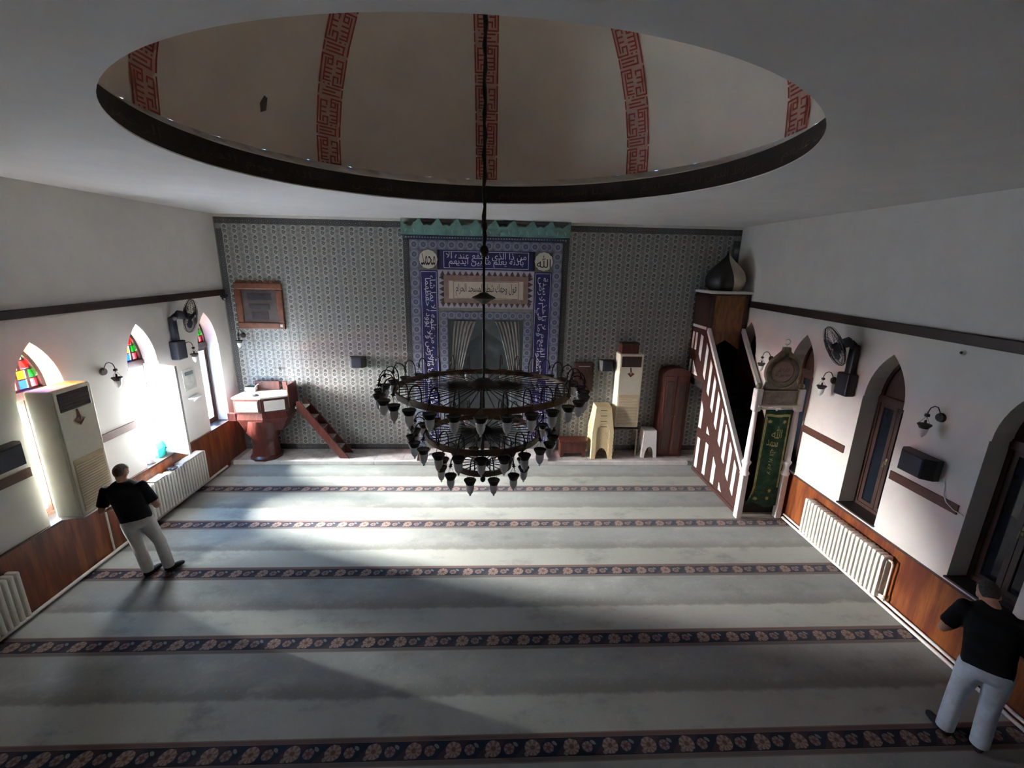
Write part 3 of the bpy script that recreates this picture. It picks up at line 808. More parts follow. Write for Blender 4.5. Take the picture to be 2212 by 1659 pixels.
# marble step in front of the niche with wooden wedge
tag(MB().cbox(-1.42, 1.28, PLAT_Y + 0.005, YB - 0.115, PLAT, PLAT + 0.07, 0.012).build('mihrab_step', M['marble_w']), 'low white marble step in front of the prayer niche', 'step')
tag(MB().prism([(PLAT_Y + 0.02, PLAT), (PLAT_Y + 0.34, PLAT), (PLAT_Y + 0.30, PLAT + 0.13), (PLAT_Y + 0.22, PLAT + 0.13)], 'x', -1.66, -1.45).build('wooden_wedge', M['wood_dark']), 'small dark wooden wedge block at the end of the white marble step', 'block')

# ------------------------------------------------------------------ windows
def arch_loop(hw, sill, spr, top):
    return [(-hw, sill), (-hw, spr)] + arch_pts(hw, spr, top)[0:] + [(hw, spr), (hw, sill)]
def ring_mesh(A, B, y0, y1):
    mb = MB(); n = len(A)
    V = [(x, y1, z) for x, z in A] + [(x, y1, z) for x, z in B] + [(x, y0, z) for x, z in A] + [(x, y0, z) for x, z in B]
    Fs = []
    for i in range(n):
        j = (i + 1) % n
        Fs += [(i, j, n + j, n + i), (2 * n + i, 2 * n + j, 3 * n + j, 3 * n + i), (i, j, 2 * n + j, 2 * n + i), (n + i, n + j, 3 * n + j, 3 * n + i)]
    return mb.add(V, Fs)
def inside_arch(x, z, hw, spr, top):
    pts = arch_pts(hw, spr, top, 12)
    for a, b in zip(pts, pts[1:]):
        if a[0] <= x <= b[0]:
            zz = a[1] + (b[1] - a[1]) * (x - a[0]) / max(1e-6, b[0] - a[0]); return spr <= z <= zz
    return False
wn = [0]
ROWS = [['p', 'b', 'p', 'g'], ['g', 'y', 'g', 'p'], ['r', 'y', 'b'], ['g', 'p'], ['w']]
def leaf_frame(x0, x1, z0, z1, y0=-0.02, y1=0.02, w=0.055):
    return MB().box(x0, x0 + w, y0, y1, z0, z1).box(x1 - w, x1, y0, y1, z0, z1).box(x0 + w, x1 - w, y0, y1, z0, z0 + w).box(x0 + w, x1 - w, y0, y1, z1 - w, z1)
def window(xw, rot, yc, lit, open_leaf=False):
    wn[0] += 1
    r = link('window_%d' % wn[0], None, None, (xw, yc, 0), (0, 0, rot)); struct(r)
    yf = -0.26; hw = WHW - 0.002
    A = arch_loop(hw, WSILL + 0.002, WSPR, WTOP - 0.003); B = arch_loop(hw - 0.05, WSILL + 0.06, WSPR + 0.01, WTOP - 0.075)
    ring_mesh(A, B, yf - 0.06, yf + 0.02).build('frame', M['wood_win'], r)
    MB().cbox(-hw, hw, yf - 0.055, yf + 0.03, WSPR - 0.08, WSPR + 0.03, 0.006).build('transom', M['wood_win'], r)
    MB().cbox(-hw - 0.015, hw + 0.015, -0.25, 0.03, WSILL - 0.012, WSILL + 0.012, 0.005).build('sill', M['sill'], r)
    zt = WSPR + 0.03
    cells = []
    for j, row in enumerate(ROWS):
        n = len(row); pitch = 0.138
        for i, cc in enumerate(row): cells.append((-(n - 1) / 2 * pitch + i * pitch, zt + 0.075 + j * 0.125, cc))
    if lit:
        # dark lead-and-wood tracery round the coloured panes
        mb = MB(); q = 0.0207
        for ix in range(-17, 17):
            for iz in range(0, 34):
                cx, cz = (ix + 0.5) * q, zt + (iz + 0.5) * q
                if not inside_arch(cx, cz, hw - 0.01, WSPR, WTOP - 0.02): continue
                if any(abs(cx - a) < 0.047 and abs(cz - b) < 0.047 for a, b, _ in cells): continue
                x0, x1, z0, z1 = ix * q, (ix + 1) * q, zt + iz * q, zt + (iz + 1) * q
                mb.add([(x0, yf - 0.02, z0), (x1, yf - 0.02, z0), (x1, yf - 0.02, z1), (x0, yf - 0.02, z1)], [(0, 1, 2, 3)])
        mb.build('tracery', M['wood_win'], r)
        for a, b, cc in cells:
            MB().cbox(a - 0.058, a + 0.058, yf - 0.034, yf - 0.028, b - 0.058, b + 0.058, 0.002).build('stained_pane', STAIN[cc], r)
    else:
        P = [(x, z) for x, z in arch_pts(hw - 0.03, WSPR, WTOP - 0.04)]
        MB().prism(P, 'y', yf - 0.03, yf - 0.01).build('unlit_tympanum_board', M['wood_win'], r)  # dark board stands in for stained glass with no light behind it
    z0, z1 = WSILL + 0.06, WSPR - 0.08
    g = M['glass'] if lit else M['glass_dark']
    if not open_leaf: MB().box(-0.022, 0.022, yf - 0.05, yf - 0.034, z0 - 0.01, z1 + 0.01).build('mullion', M['wood_win'], r)
    for s in (-1, 1):
        if open_leaf and s == -1: continue
        x0, x1 = sorted((s * (hw - 0.05), s * 0.004))
        lf_ = leaf_frame(x0, x1, z0, z1, yf - 0.035, yf + 0.005).build('casement', M['wood_win'], r)
        MB().box(x0 + 0.05, x1 - 0.05, yf - 0.018, yf - 0.012, z0 + 0.05, z1 - 0.05).build('pane', g, lf_)
        if s == 1 and not open_leaf:
            MB().tube([(-0.02, yf, 1.78), (-0.02, yf + 0.04, 1.78), (-0.02, yf + 0.045, 1.70)], 0.009, 8).cbox(-0.035, -0.005, yf, yf + 0.012, 1.73, 1.83, 0.003).build('handle', M['gilt'], lf_)
    return r
for yc in WIN_R: window(XR, RIGHT, yc, False)
w_obj = []
for k, yc in enumerate(WIN_L):
    w_obj.append(window(XL, LEFT, yc, True, k == 1))
# the leaf of the middle window that stands open into the room (hinged on its far jamb)
hx, hy = XL - 0.20, WIN_L[1] + WHW - 0.05
ang = math.atan2(7.545 - hy, -5.31 - hx); Lf = math.hypot(7.545 - hy, -5.31 - hx)
lf_ = leaf_frame(0, Lf, 1.02, 2.62, -0.02, 0.02, 0.05).build('casement', M['white'], w_obj[1])
lf_.matrix_parent_inverse = w_obj[1].matrix_world.inverted()
pinv = Matrix.Translation((XL, WIN_L[1], 0)) @ Matrix.Rotation(LEFT, 4, 'Z')
lf_.matrix_parent_inverse = pinv.inverted()
lf_.location = (hx, hy, 0); lf_.rotation_euler = (0, 0, ang)
MB().box(0.05, Lf - 0.05, -0.004, 0.004, 1.07, 2.57).build('pane', M['frosted'], lf_)
MB().cyl((Lf - 0.03, -0.02, 1.78), (Lf - 0.03, -0.075, 1.78), 0.008).cyl((Lf - 0.03, -0.07, 1.78), (Lf - 0.13, -0.07, 1.78), 0.009).build('handle', M['steel'], lf_)

# ------------------------------------------------------------------ chandelier
CX, CY = -0.09, 4.50
ch = thing('chandelier', 'three-tiered bronze ring chandelier with hanging white glass tulip lamps', 'chandelier', (CX, CY, 3.14))
ch.rotation_euler = (-0.045, 0, 0)
mb = MB().cyl((0, 0, -1.02), (0, 0, 1.45), 0.013, n=10)
mb.build('rod', M['iron'], ch, True)
pts = [(0.006 * math.sin(i * 1.9), 0.006 * math.cos(i * 1.9), 1.42 + i * 0.09) for i in range(37)]
MB().tube(pts, [0.022 if i > 20 else 0.014 + 0.008 * (i % 2) for i in range(37)], 8).build('cable', M['iron'], ch, True)
MB().lathe([(0.001, 0.98), (0.03, 0.975), (0.06, 0.955), (0.115, 0.93), (0.118, 0.918), (0.06, 0.89), (0.03, 0.865), (0.001, 0.86)], 28).build('dish', M['iron'], ch, True)
MB().ball((0, 0, 1.37), 0.045, 16, 1.3).build('finial_ball', M['iron'], ch, True)
MB().ball((0, 0, 1.60), 0.032, 14, 1.6).build('finial_ball', M['iron'], ch, True)
arm_p = [(0, 0, -0.01), (0, 0, 0.10), (0.008, 0, 0.145), (0.035, 0, 0.185), (0.075, 0, 0.20), (0.115, 0, 0.185), (0.142, 0, 0.145), (0.15, 0, 0.10)]
ME = {}
ME['arm'] = MB().tube(arm_p, 0.0065, 6).mesh('lamp_arm', M['iron'], True)
st = []
for k in range(10):
    a = PI / 5 * k; r = 0.028 if k % 2 == 0 else 0.012; st.append((0.15 + r * math.cos(a), 0.095 + r * math.sin(a)))
ME['star'] = MB().prism(st, 'y', -0.005, 0.005).mesh('star', M['iron'])
mbw = MB()
for k in range(3):
    a = 2 * PI * k / 3; mbw.cyl((0.15, 0, 0.09), (0.15 + 0.05 * math.cos(a), 0.05 * math.sin(a), 0.002), 0.0018, n=4)
ME['wire'] = mbw.mesh('hanging_wire', M['iron'])
ME['cup'] = MB().lathe([(0.001, -0.008), (0.050, -0.004), (0.060, 0.002), (0.062, -0.004), (0.047, -0.034), (0.040, -0.048), (0.001, -0.050)], 20, (0.15, 0, 0)).mesh('cup', M['iron'], True)
ME['glass'] = MB().lathe([(0.038, -0.046), (0.040, -0.06), (0.040, -0.085), (0.035, -0.112), (0.024, -0.138), (0.012, -0.150), (0.001, -0.152)], 20, (0.15, 0, 0)).mesh('glass_shade', M['shade'], True)
ME['tip'] = MB().ball((0.15, 0, -0.160), 0.011, 10, 1.3).mesh('finial', M['shade'], True)
def tier(R, z, nl, ns, hub_r, hub_h, rise):
    MB().lathe([(R - 0.012, -0.028), (R + 0.012, -0.028), (R + 0.014, 0.028), (R - 0.012, 0.028), (R - 0.012, -0.028)], 72, (0, 0, z)).build('ring', M['ring'], ch, True)
    MB().lathe([(0.001, rise + hub_h), (hub_r * 0.35, rise + hub_h), (hub_r * 0.7, rise + 0.03), (hub_r, rise), (hub_r, rise - 0.025), (hub_r * 0.4, rise - 0.05), (0.001, rise - 0.055)], 28, (0, 0, z)).build('hub', M['iron'], ch, True)
    spm = MB().cyl((hub_r * 0.8, 0, rise), (R - 0.01, 0, 0.0), 0.0055, n=6).mesh('spoke', M['iron'])
    for k in range(ns): link('spoke', spm, ch, (0, 0, z), (0, 0, 2 * PI * k / ns))
    for k in range(nl):
        a = 2 * PI * (k + 0.5) / nl
        o = link('lamp_arm', ME['arm'], ch, (R * math.cos(a), R * math.sin(a), z), (0, 0, a))
        for nm, q in (('star', 'star'), ('hanging_wire', 'wire'), ('cup', 'cup'), ('glass_shade', 'glass'), ('finial', 'tip')): link(nm, ME[q], o)
tier(0.895, 0.0, 30, 44, 0.17, 0.07, 0.03)
tier(0.59, -0.49, 22, 32, 0.12, 0.06, 0.02)
tier(0.30, -0.83, 12, 16, 0.08, 0.05, 0.01)
MB().ball((0, 0, -1.02), 0.03, 12, 1.2).build('bottom_ball', M['iron'], ch, True)

# ------------------------------------------------------------------ preacher's pulpit in the corner with its steps
kx, ky = -5.05, 9.56
ku = thing('pulpit', 'red-brown wooden corner pulpit with white panels on a round pedestal', 'pulpit', (kx, ky, PLAT))
PL = [(-0.40, -0.34), (0.17, -0.34), (0.63, -0.11), (0.63, 0.36), (-0.40, 0.36)]
PL = [(x, y) for x, y in PL]
def loft(polys, mat, name, parent, smooth=False):
    mb = MB(); n = len(polys[0]); V = [p for P_ in polys for p in P_]
    Fs = [(j * n + i, j * n + (i + 1) % n, (j + 1) * n + (i + 1) % n, (j + 1) * n + i) for j in range(len(polys) - 1) for i in range(n)]
    Fs += [tuple(range(n))[::-1], tuple((len(polys) - 1) * n + i for i in range(n))]
    return mb.add(V, Fs).build(name, mat, parent, smooth)
def sc(s, z, P_=PL): return [(x * s, y * s, z) for x, y in P_]
loft([sc(0.97, 1.11), sc(1.0, 1.11), sc(1.0, 1.43), sc(0.97, 1.43)], M['wood_dark'], 'body', ku)
loft([sc(1.03, 1.43), sc(1.03, 1.465)], M['white'], 'top_board', ku)
loft([sc(0.92, 0.92), sc(0.95, 0.96), sc(0.88, 1.11)], M['wood_red'], 'waist', ku)
def octa(r, z): return [(r * math.cos(2 * PI * (k + 0.5) / 10 - 2.2), r * math.sin(2 * PI * (k + 0.5) / 10 - 2.2), z) for k in range(10)]
loft([octa(0.34, 0.0), octa(0.34, 0.05), octa(0.29, 0.09), octa(0.27, 0.30), octa(0.27, 0.45), octa(0.36, 0.62), octa(0.36, 0.92)], M['wood_red'], 'pedestal', ku, True)
loft([sc(0.70, 0.66), sc(0.90, 0.92)], M['wood_red'], 'flare', ku)
for a, b in ((0, 1), (1, 2)):
    (x0, y0), (x1, y1) = PL[a], PL[b]; L_ = math.hypot(x1 - x0, y1 - y0); an = math.atan2(y1 - y0, x1 - x0)
    f = link('panel_frame', MB().cbox(0.03, L_ - 0.03, -0.018, 0.0, 1.125, 1.415, 0.004).mesh('panel_frame', M['wood_red']), ku, (x0, y0, 0), (0, 0, an))
    link('white_panel', MB().cbox(0.06, L_ - 0.06, -0.026, -0.016, 1.155, 1.385, 0.004).mesh('white_panel', M['white']), f)
MB().cbox(-0.58, -0.40, -0.30, -0.22, 0.92, 1.10, 0.01).build('side_arm', M['wood_red'], ku)
for x0, x1, z0, z1 in ((-0.22, 0.31, 1.40, 1.67), (0.38, 0.47, 1.40, 1.66), (0.55, 0.63, 1.40, 1.67)):
    MB().cbox(x0, x1, 0.27, 0.31, z0, z1, 0.006).build('back_board', M['wood_red'], ku)
MB().cbox(0.64, 0.67, -0.12, 0.31, 1.18, 1.68, 0.006).build('side_board', M['wood_red'], ku)
stp = thing('pulpit_steps', 'steep red-brown wooden steps leading up to the corner pulpit', 'steps', (-3.25, 9.58, PLAT))
for y in (-0.17, 0.15): MB().prism([(0.06, 0.0), (-0.14, 0.0), (-0.98, 1.16), (-0.98, 1.32), (-0.90, 1.32)], 'y', y, y + 0.035).build('stringer', M['wood_red'], stp)
for i in range(5):
    x = -0.92 + i * 0.178; z = 1.18 - i * 0.235
    MB().cbox(x - 0.11, x + 0.10, -0.135, 0.15, z - 0.03, z, 0.006).build('tread', M['white'] if i == 0 else M['stair_top'], stp)  # light falling on the top tread is put into its white colour
    MB().box(x + 0.06, x + 0.075, -0.135, 0.15, z - 0.21, z - 0.03).build('riser', M['wood_dark'], stp)
mic = thing('microphone', 'black gooseneck microphone standing on the corner pulpit', 'microphone', (-5.05, 9.36, PLAT + 1.468))
MB().lathe([(0.001, 0.0), (0.075, 0.0), (0.075, 0.015), (0.05, 0.03), (0.001, 0.03)], 20).build('base', M['black'], mic, True)
MB().tube([(0, 0, 0.02), (0.005, 0, 0.14), (0.03, 0.02, 0.21), (0.08, 0.05, 0.25)], 0.006, 8).build('gooseneck', M['steel'], mic, True)
MB().tube([(0.08, 0.05, 0.25), (0.15, 0.09, 0.275)], [0.013, 0.018], 10).build('capsule', M['black'], mic, True)
for i in range(3):
    b_ = thing('book', ['brown-covered book at the bottom of the pile behind the microphone', 'white-covered book in the middle of the pile behind the microphone', 'green-covered book on top of the pile behind the microphone'][i], 'book', (-5.30, 9.72, PLAT + 1.468 + 0.036 * i), 0.15 - 0.12 * i, 'books piled on the corner pulpit')
    MB().box(-0.10, 0.10, -0.07, 0.07, 0.003, 0.031).build('pages', M['paper'], b_)
    MB().box(-0.105, 0.105, -0.075, 0.075, 0, 0.003).box(-0.105, 0.105, -0.075, 0.075, 0.031, 0.034).box(-0.105, -0.101, -0.075, 0.075, 0.003, 0.031).build('cover', [M['wood_dark'], M['paper'], M['green']][i], b_)

# ------------------------------------------------------------------ framed print on the tiles
pc = thing('framed_print', 'dark old print in a wide carved wooden frame with scalloped crest', 'picture', (-4.99, YB - 0.014, 2.91), BACK)
W_, H_ = 0.50, 0.98
for nm, q in (('frame_rail', (-W_, W_, 0, 0.14)), ('frame_rail', (-W_, W_, H_ - 0.14, H_)), ('frame_stile', (-W_, -W_ + 0.14, 0.14, H_ - 0.14)), ('frame_stile', (W_ - 0.14, W_, 0.14, H_ - 0.14))):
    MB().cbox(q[0], q[1], 0, 0.055, q[2], q[3], 0.02).build(nm, M['wood_frame'], pc)
MB().box(-W_ + 0.13, W_ - 0.13, 0.0, 0.02, 0.13, H_ - 0.13).build('print', M['pic'], pc)
for z0, z1, x0, x1 in ((0.62, 0.76, -0.25, 0.25), (0.42, 0.54, -0.20, 0.24), (0.20, 0.36, -0.16, 0.20)): MB().cbox(x0, x1, 0.02, 0.024, z0, z1, 0.002).build('printed_block', M['pic2'], pc)
MB().cbox(-0.45, -0.395, 0.055, 0.060, 0.045, 0.105, 0.001).build('label', M['paper'], pc)
for i in range(8):
    o = MB().lathe([(0.001, 0.0), (0.05, 0.0), (0.05, 0.03), (0.001, 0.03)], 14, (0, 0, 0)).build('scallop', M['wood_frame'], pc)
    o.rotation_euler = (PI / 2, 0, 0); o.location = (-0.40 + i * 0.114, 0.045, H_ + 0.0)

# ------------------------------------------------------------------ small wall things on the tiles
wc = thing('wall_cabinet', 'small dark brown wooden wall cabinet on the tiles beside the prayer niche', 'cabinet', (2.09, YB - 0.014, 1.60), BACK)
MB().cbox(-0.22, 0.22, 0, 0.12, 0, 0.66, 0.008).build('body', M['wood_dark'], wc)
d_ = MB().cbox(-0.20, 0.20, 0.12, 0.135, 0.02, 0.62, 0.005).build('door', M['wood_dark'], wc)
MB().box(-0.13, 0.13, 0.135, 0.139, 0.575, 0.59).build('trim_line', M['lilac_tile'], d_)
MB().ball((0, 0.14, 0.34), 0.016, 10).build('knob', M['steel'], d_)

def speaker(loc, rot, label, w=0.34, h=0.24, d=0.20):
    t = thing('loudspeaker', label, 'loudspeaker', loc, rot)
    P_ = [(-w / 2, 0.03), (-w / 2, d * 0.55), (-w / 3, d), (w / 3, d), (w / 2, d * 0.55), (w / 2, 0.03)]
    MB().prism(P_, 'z', -h / 2, h / 2).build('cabinet', M['black'], t)
    MB().cbox(-w / 3 + 0.01, w / 3 - 0.01, d, d + 0.012, -h / 2 + 0.012, h / 2 - 0.012, 0.005).build('grille', M['navy'], t)
    MB().box(-0.03, 0.03, 0, 0.03, -0.05, 0.05).build('bracket', M['black'], t)
    return t
speaker((-2.98, YB - 0.014, 2.22), BACK, 'small black loudspeaker on the tiles between the framed print and prayer niche')
speaker((2.60, YB - 0.014, 2.21), BACK, 'small black loudspeaker on the tiles between the wall cabinet and air conditioner')
speaker((XR, 4.87, 2.12), RIGHT, 'wide black loudspeaker on the white wall over a brown wooden strip', 0.46, 0.26, 0.20)
speaker((XL, 4.99, 2.10), LEFT, 'wide black loudspeaker beside the bright window with the cream cabinet', 0.46, 0.26, 0.20)
tag(MB().tube([(XR - 0.01, 4.63, 2.08), (XR - 0.012, 4.58, 1.98), (XR - 0.012, 4.56, 1.86), (XR - 0.026, 4.50, 1.80), (XR - 0.026, 4.40, 1.755), (XR - 0.012, 4.32, 1.745), (XR - 0.012, 4.295, 1.74)], 0.006, 6).build('speaker_cable', M['white'], None, True),
    'thin cable running from the wide loudspeaker into the dark window reveal', 'cable')

# ------------------------------------------------------------------ floor-standing air conditioners
def aircon(loc, rot, label):
    t = thing('air_conditioner', label, 'air conditioner', loc, rot)
    MB().cbox(-0.275, 0.275, 0.0, 0.32, 0, 1.72, 0.02).build('cabinet', M['ac'], t)
    MB().cbox(-0.262, 0.262, 0.315, 0.335, 0.015, 1.705, 0.01).build('front_panel', M['ac'], t)
    o = MB().cbox(-0.215, 0.225, 0.333, 0.345, 1.43, 1.67, 0.008).build('air_outlet', M['wood_dark'], t)
    for i in range(5): MB().box(-0.205, 0.215, 0.344, 0.350, 1.455 + i * 0.043, 1.462 + i * 0.043).build('vane', M['black'], o)
    g = MB().cbox(-0.225, 0.225, 0.333, 0.338, 0.06, 0.78, 0.004).build('intake_grille', M['ac_grille'], t)
    sm = MB().cbox(-0.22, 0.22, 0.337, 0.349, -0.008, 0.008, 0.003).mesh('slat', M['ac'])
    for i in range(18): link('slat', sm, g, (0, 0, 0.085 + i * 0.036))
    MB().add([(-0.08, 0.342, 1.28), (0, 0.337, 1.245), (0.08, 0.342, 1.28), (0.02, 0.352, 1.31), (0.03, 0.342, 1.42), (0.0, 0.345, 1.42), (-0.015, 0.352, 1.31), (0.005, 0.345, 1.20)], [(0, 1, 6), (1, 2, 3), (6, 3, 4, 5), (0, 1, 7), (1, 2, 7)]).build('ribbon', M['wood_frame'], t)
    return t
aircon((3.09, 9.905, 0.80), BACK, 'tall cream air conditioner on a metal stand before the tiled wall')
sd = thing('metal_stand', 'thin metal stand carrying the tall cream air conditioner', 'stand', (3.09, 9.72, PLAT))
MB().box(-0.29, 0.29, -0.19, 0.18, 0.68, 0.70).build('top', M['wood_dark'], sd)
for x in (-0.275, 0.25):
    for y in (-0.185, 0.155): MB().box(x, x + 0.025, y, y + 0.025, 0, 0.68).build('leg', M['gilt'], sd)
tb = thing('wooden_box', 'dark red wooden box lying on top of the tall air conditioner', 'box', (3.05, 9.74, 2.52))
MB().cbox(-0.19, 0.19, -0.12, 0.12, 0, 0.20, 0.008).build('body', M['wood_red'], tb)
MB().cbox(-0.20, 0.20, -0.13, 0.13, 0.20, 0.235, 0.008).build('lid', M['wood_dark'], tb)
aircon((XL + 0.04, 5.735, 1.045), LEFT, 'tall cream air conditioner standing in front of the stained-glass window')
sh = thing('wall_bracket', 'wall bracket holding the cream air conditioner at the bright window', 'bracket', (XL + 0.04, 5.735, 1.02), LEFT)
MB().box(-0.25, 0.25, -0.005, 0.32, 0.0, 0.025).build('plate', M['pipe'], sh)
for x in (-0.22, 0.20): MB().prism([(-0.004, 0.0), (0.30, 0.0), (-0.004, -0.05)], 'x', x, x + 0.02).build('strut', M['pipe'], sh)
tag(MB().tube([(XL + 0.10, 6.02, 1.02), (XL + 0.09, 6.10, 0.95), (XL + 0.06, 6.12, 0.85), (XL + 0.06, 6.12, 0.085)], 0.014, 8).build('drain_hose', M['pipe'], None, True), 'white drain hose hanging below the cream air conditioner to the carpet edge', 'hose')

# ------------------------------------------------------------------ plastic stools
def stool_mesh(mat, h, a, b, hole=0.42, off=0.0):
    """square tapered stool: half-width a at the top, b at the foot, arched openings on four sides"""
    mb = MB(); T_ = 0.012
    def side(k, inset):
        pts = []
        arch = [(-0.62, 0)] + [(-0.62 * math.cos(w), hole * math.sin(w)) for w in [PI * i / 10 for i in range(1, 10)]] + [(0.62, 0)]
        uv = [(-1, 0)] + arch + [(1, 0), (1, 1), (-1, 1)]
        out = []
        for u, v in uv:
            hw = b + (a - b) * v - inset
            x, y = u * hw, -hw
            c, s = [(1, 0), (0, 1), (-1, 0), (0, -1)][k]
            out.append((x * c - y * s, x * s + y * c, v * h - (inset if v == 1 else 0)))
        return out
    for k in range(4):
        o, i = side(k, 0), side(k, T_); n = len(o)
        mb.add(o, [tuple(range(n))]); mb.add(i, [tuple(range(n))[::-1]])
        mb.add(o + i, [(q, (q + 1) % n, n + (q + 1) % n, n + q) for q in range(n)])
    mb.cbox(-a - 0.006, a + 0.006, -a - 0.006, a + 0.006, h - 0.03, h, 0.010)
    return mb
cs = stool_mesh(M['cream'], 0.62, 0.172, 0.25).mesh('plastic_stool', M['cream'])
NST = 8
for i in range(NST):
    o = link('plastic_stool', cs, None, (2.53, 9.66, PLAT + i * 0.088))
    if i < NST - 1: tag(o, 'cream plastic stool, %s up from the marble floor in the nested stack' % ['lowest', 'second', 'third', 'fourth', 'fifth', 'sixth', 'seventh'][i], 'stool', 'stack of cream plastic stools')
    else: tag(o, 'topmost cream plastic stool of the tall stack, with slots in its side', 'stool', 'stack of cream plastic stools')
for k in range(7):
    z = 0.16 + k * 0.062; hw = 0.25 + (0.172 - 0.25) * z / 0.62
    MB().prism([(-hw - 0.002, z), (-hw - 0.002, z + 0.012), (-hw + 0.006, z + 0.012), (-hw + 0.006, z)], 'x', -0.075, 0.075).build('slot', M['ac_grille'] if k % 2 else M['strip'], o)
ws = stool_mesh(M['white'], 0.66, 0.14, 0.18).mesh('plastic_stool', M['white'])
tag(link('plastic_stool', ws, None, (3.66, 9.66, PLAT)), 'single white plastic stool between air conditioner stand and dark red cupboard', 'stool')
bn = thing('low_bench', 'low red-brown wooden bench beside the stack of cream stools', 'bench', (1.90, 9.66, PLAT))
MB().cbox(-0.34, 0.30, -0.17, 0.17, 0.36, 0.40, 0.01).build('top', M['wood_red'], bn)
MB().prism([(-0.31, 0), (-0.25, 0), (-0.22, 0.10), (0.18, 0.10), (0.21, 0), (0.27, 0), (0.27, 0.36), (-0.31, 0.36)], 'y', -0.15, -0.12).build('front_board', M['wood_red'], bn)
for x in (-0.31, 0.245): MB().box(x, x + 0.025, -0.12, 0.15, 0, 0.36).build('end_board', M['wood_red'], bn)
cp = thing('cupboard', 'tall dark red wooden cupboard with rounded top beside the pulpit stairs', 'cupboard', (4.16, 9.76, PLAT))
pf = [(-0.30, 0), (0.30, 0), (0.30, 1.98)] + [(0.30 * math.cos(a) * (1 if True else 0), 1.98 + 0.14 * math.sin(a)) for a in [PI * i / 12 for i in range(1, 12)]] + [(-0.30, 1.98)]
MB().prism(pf, 'y', -0.18, 0.18).build('body', M['wood_red'], cp)
for s in (-1, 1):
    dd = MB().cbox(min(s * 0.01, s * 0.27), max(s * 0.01, s * 0.27), -0.20, -0.178, 0.06, 1.94, 0.008).build('door', M['wood_red'], cp)
    MB().cbox(min(s * 0.06, s * 0.22), max(s * 0.06, s * 0.22), -0.212, -0.198, 0.15, 1.82, 0.008).build('door_panel', M['wood_dark'], dd)
    MB().ball((s * 0.03, -0.21, 1.0), 0.012, 8).build('knob', M['gilt'], dd)

# ------------------------------------------------------------------ radiators
sec = MB()
for y in (0.035, 0.125): sec.cbox(-0.024, 0.024, y - 0.028, y + 0.028, 0.0, 0.60, 0.016)
sec.cbox(-0.030, 0.030, 0.012, 0.150, 0.555, 0.62, 0.020).cbox(-0.030, 0.030, 0.012, 0.150, 0.0, 0.06, 0.020)
sec_me = sec.mesh('section', M['rad'], True)
def radiator(loc, rot, n, label, pitch=0.071, valve=-1):
    t = thing('radiator', label, 'radiator', loc, rot)
    L_ = n * pitch
    for i in range(n): link('section', sec_me, t, (-L_ / 2 + (i + 0.5) * pitch, 0.0, 0))
    for z in (0.04, 0.58): MB().cyl((-L_ / 2, 0.08, z), (L_ / 2, 0.08, z), 0.02, n=10).build('header_pipe', M['rad'], t, True)
    x = valve * (L_ / 2 + 0.045)
    MB().tube([(valve * L_ / 2, 0.08, 0.58), (x, 0.08, 0.58), (x, 0.06, 0.54), (x, 0.06, -0.02)], 0.014, 8).build('riser_pipe', M['rad'], t, True)
    MB().tube([(valve * L_ / 2, 0.08, 0.04), (x + valve * -0.01, 0.08, 0.04)], 0.02, 8).ball((x, 0.075, 0.04), 0.028, 10).build('valve', M['rad'], t, True)
    for xx in (-L_ / 3, L_ / 3): MB().box(xx - 0.015, xx + 0.015, -0.01, 0.09, 0.45, 0.48).build('bracket', M['rad'], t)
    return t
radiator((XR - 0.035, 5.66, 0.15), RIGHT, 22, 'long white radiator on the orange wood dado under dark windows')
radiator((XL + 0.035, 7.56, 0.15), LEFT, 21, 'white radiator under the open window, with cloths on it', valve=1)
radiator((XL + 0.035, 4.06, 0.15), LEFT, 20, 'white radiator below the wide loudspeaker, without cloths on it', valve=1)

# cloths and gloves on the radiator, things on the sill
def cloth(name, label, loc, w, d, mat, cat, seed):
    rnd = random.Random(seed); mb = MB(); nx, ny = 14, 8; V = []
    for j in range(ny + 1):
        for i in range(nx + 1):
            u, v = i / nx - 0.5, j / ny - 0.5
            e = min(1, 4 * (0.5 - abs(u)), 4 * (0.5 - abs(v)) + 0.2)
            V.append((u * w, v * d, 0.004 + 0.03 * max(0, e) * (0.6 + 0.4 * math.sin(9 * u + 5 * v + seed)) + rnd.random() * 0.004))
    n = len(V); V += [(x, y, 0) for x, y, z in V]
    Fs = [(j * (nx + 1) + i, j * (nx + 1) + i + 1, (j + 1) * (nx + 1) + i + 1, (j + 1) * (nx + 1) + i) for j in range(ny) for i in range(nx)]
    Fs += [tuple(q + n for q in f[::-1]) for f in Fs]
    o = mb.add(V, Fs).build(name, mat, None, True); o.location = loc; o.rotation_euler = (0, 0, PI / 2)
    return tag(o, label, cat)
rz = 0.15 + 0.622
cloth('folded_cloth', 'long white cloth spread on the radiator under the open window', (XL + 0.11, 7.95, rz), 0.62, 0.15, M['cloth'], 'cloth', 1)
cloth('folded_cloth', 'small crumpled white cloth on the radiator beside the dark gloves', (XL + 0.11, 7.12, rz), 0.30, 0.15, M['cloth'], 'cloth', 3)
gl = thing('gloves', 'dark blue gloves lying on the radiator between two white cloths', 'gloves', (XL + 0.12, 7.45, rz), PI / 2)
for s in (-1, 1):
    g = MB().cbox(-0.06, 0.03, s * 0.035 - 0.03, s * 0.035 + 0.03, 0, 0.03, 0.012)
    for k in range(4): g.tube([(0.02, s * 0.035 - 0.022 + k * 0.015, 0.016), (0.075 + 0.008 * (k % 3), s * 0.035 - 0.028 + k * 0.019, 0.014)], 0.008, 6)
    g.tube([(-0.02, s * 0.035 + s * 0.026, 0.016), (0.02, s * 0.035 + s * 0.05, 0.016)], 0.009, 6)
    g.build('glove', M['navy'], gl, True)
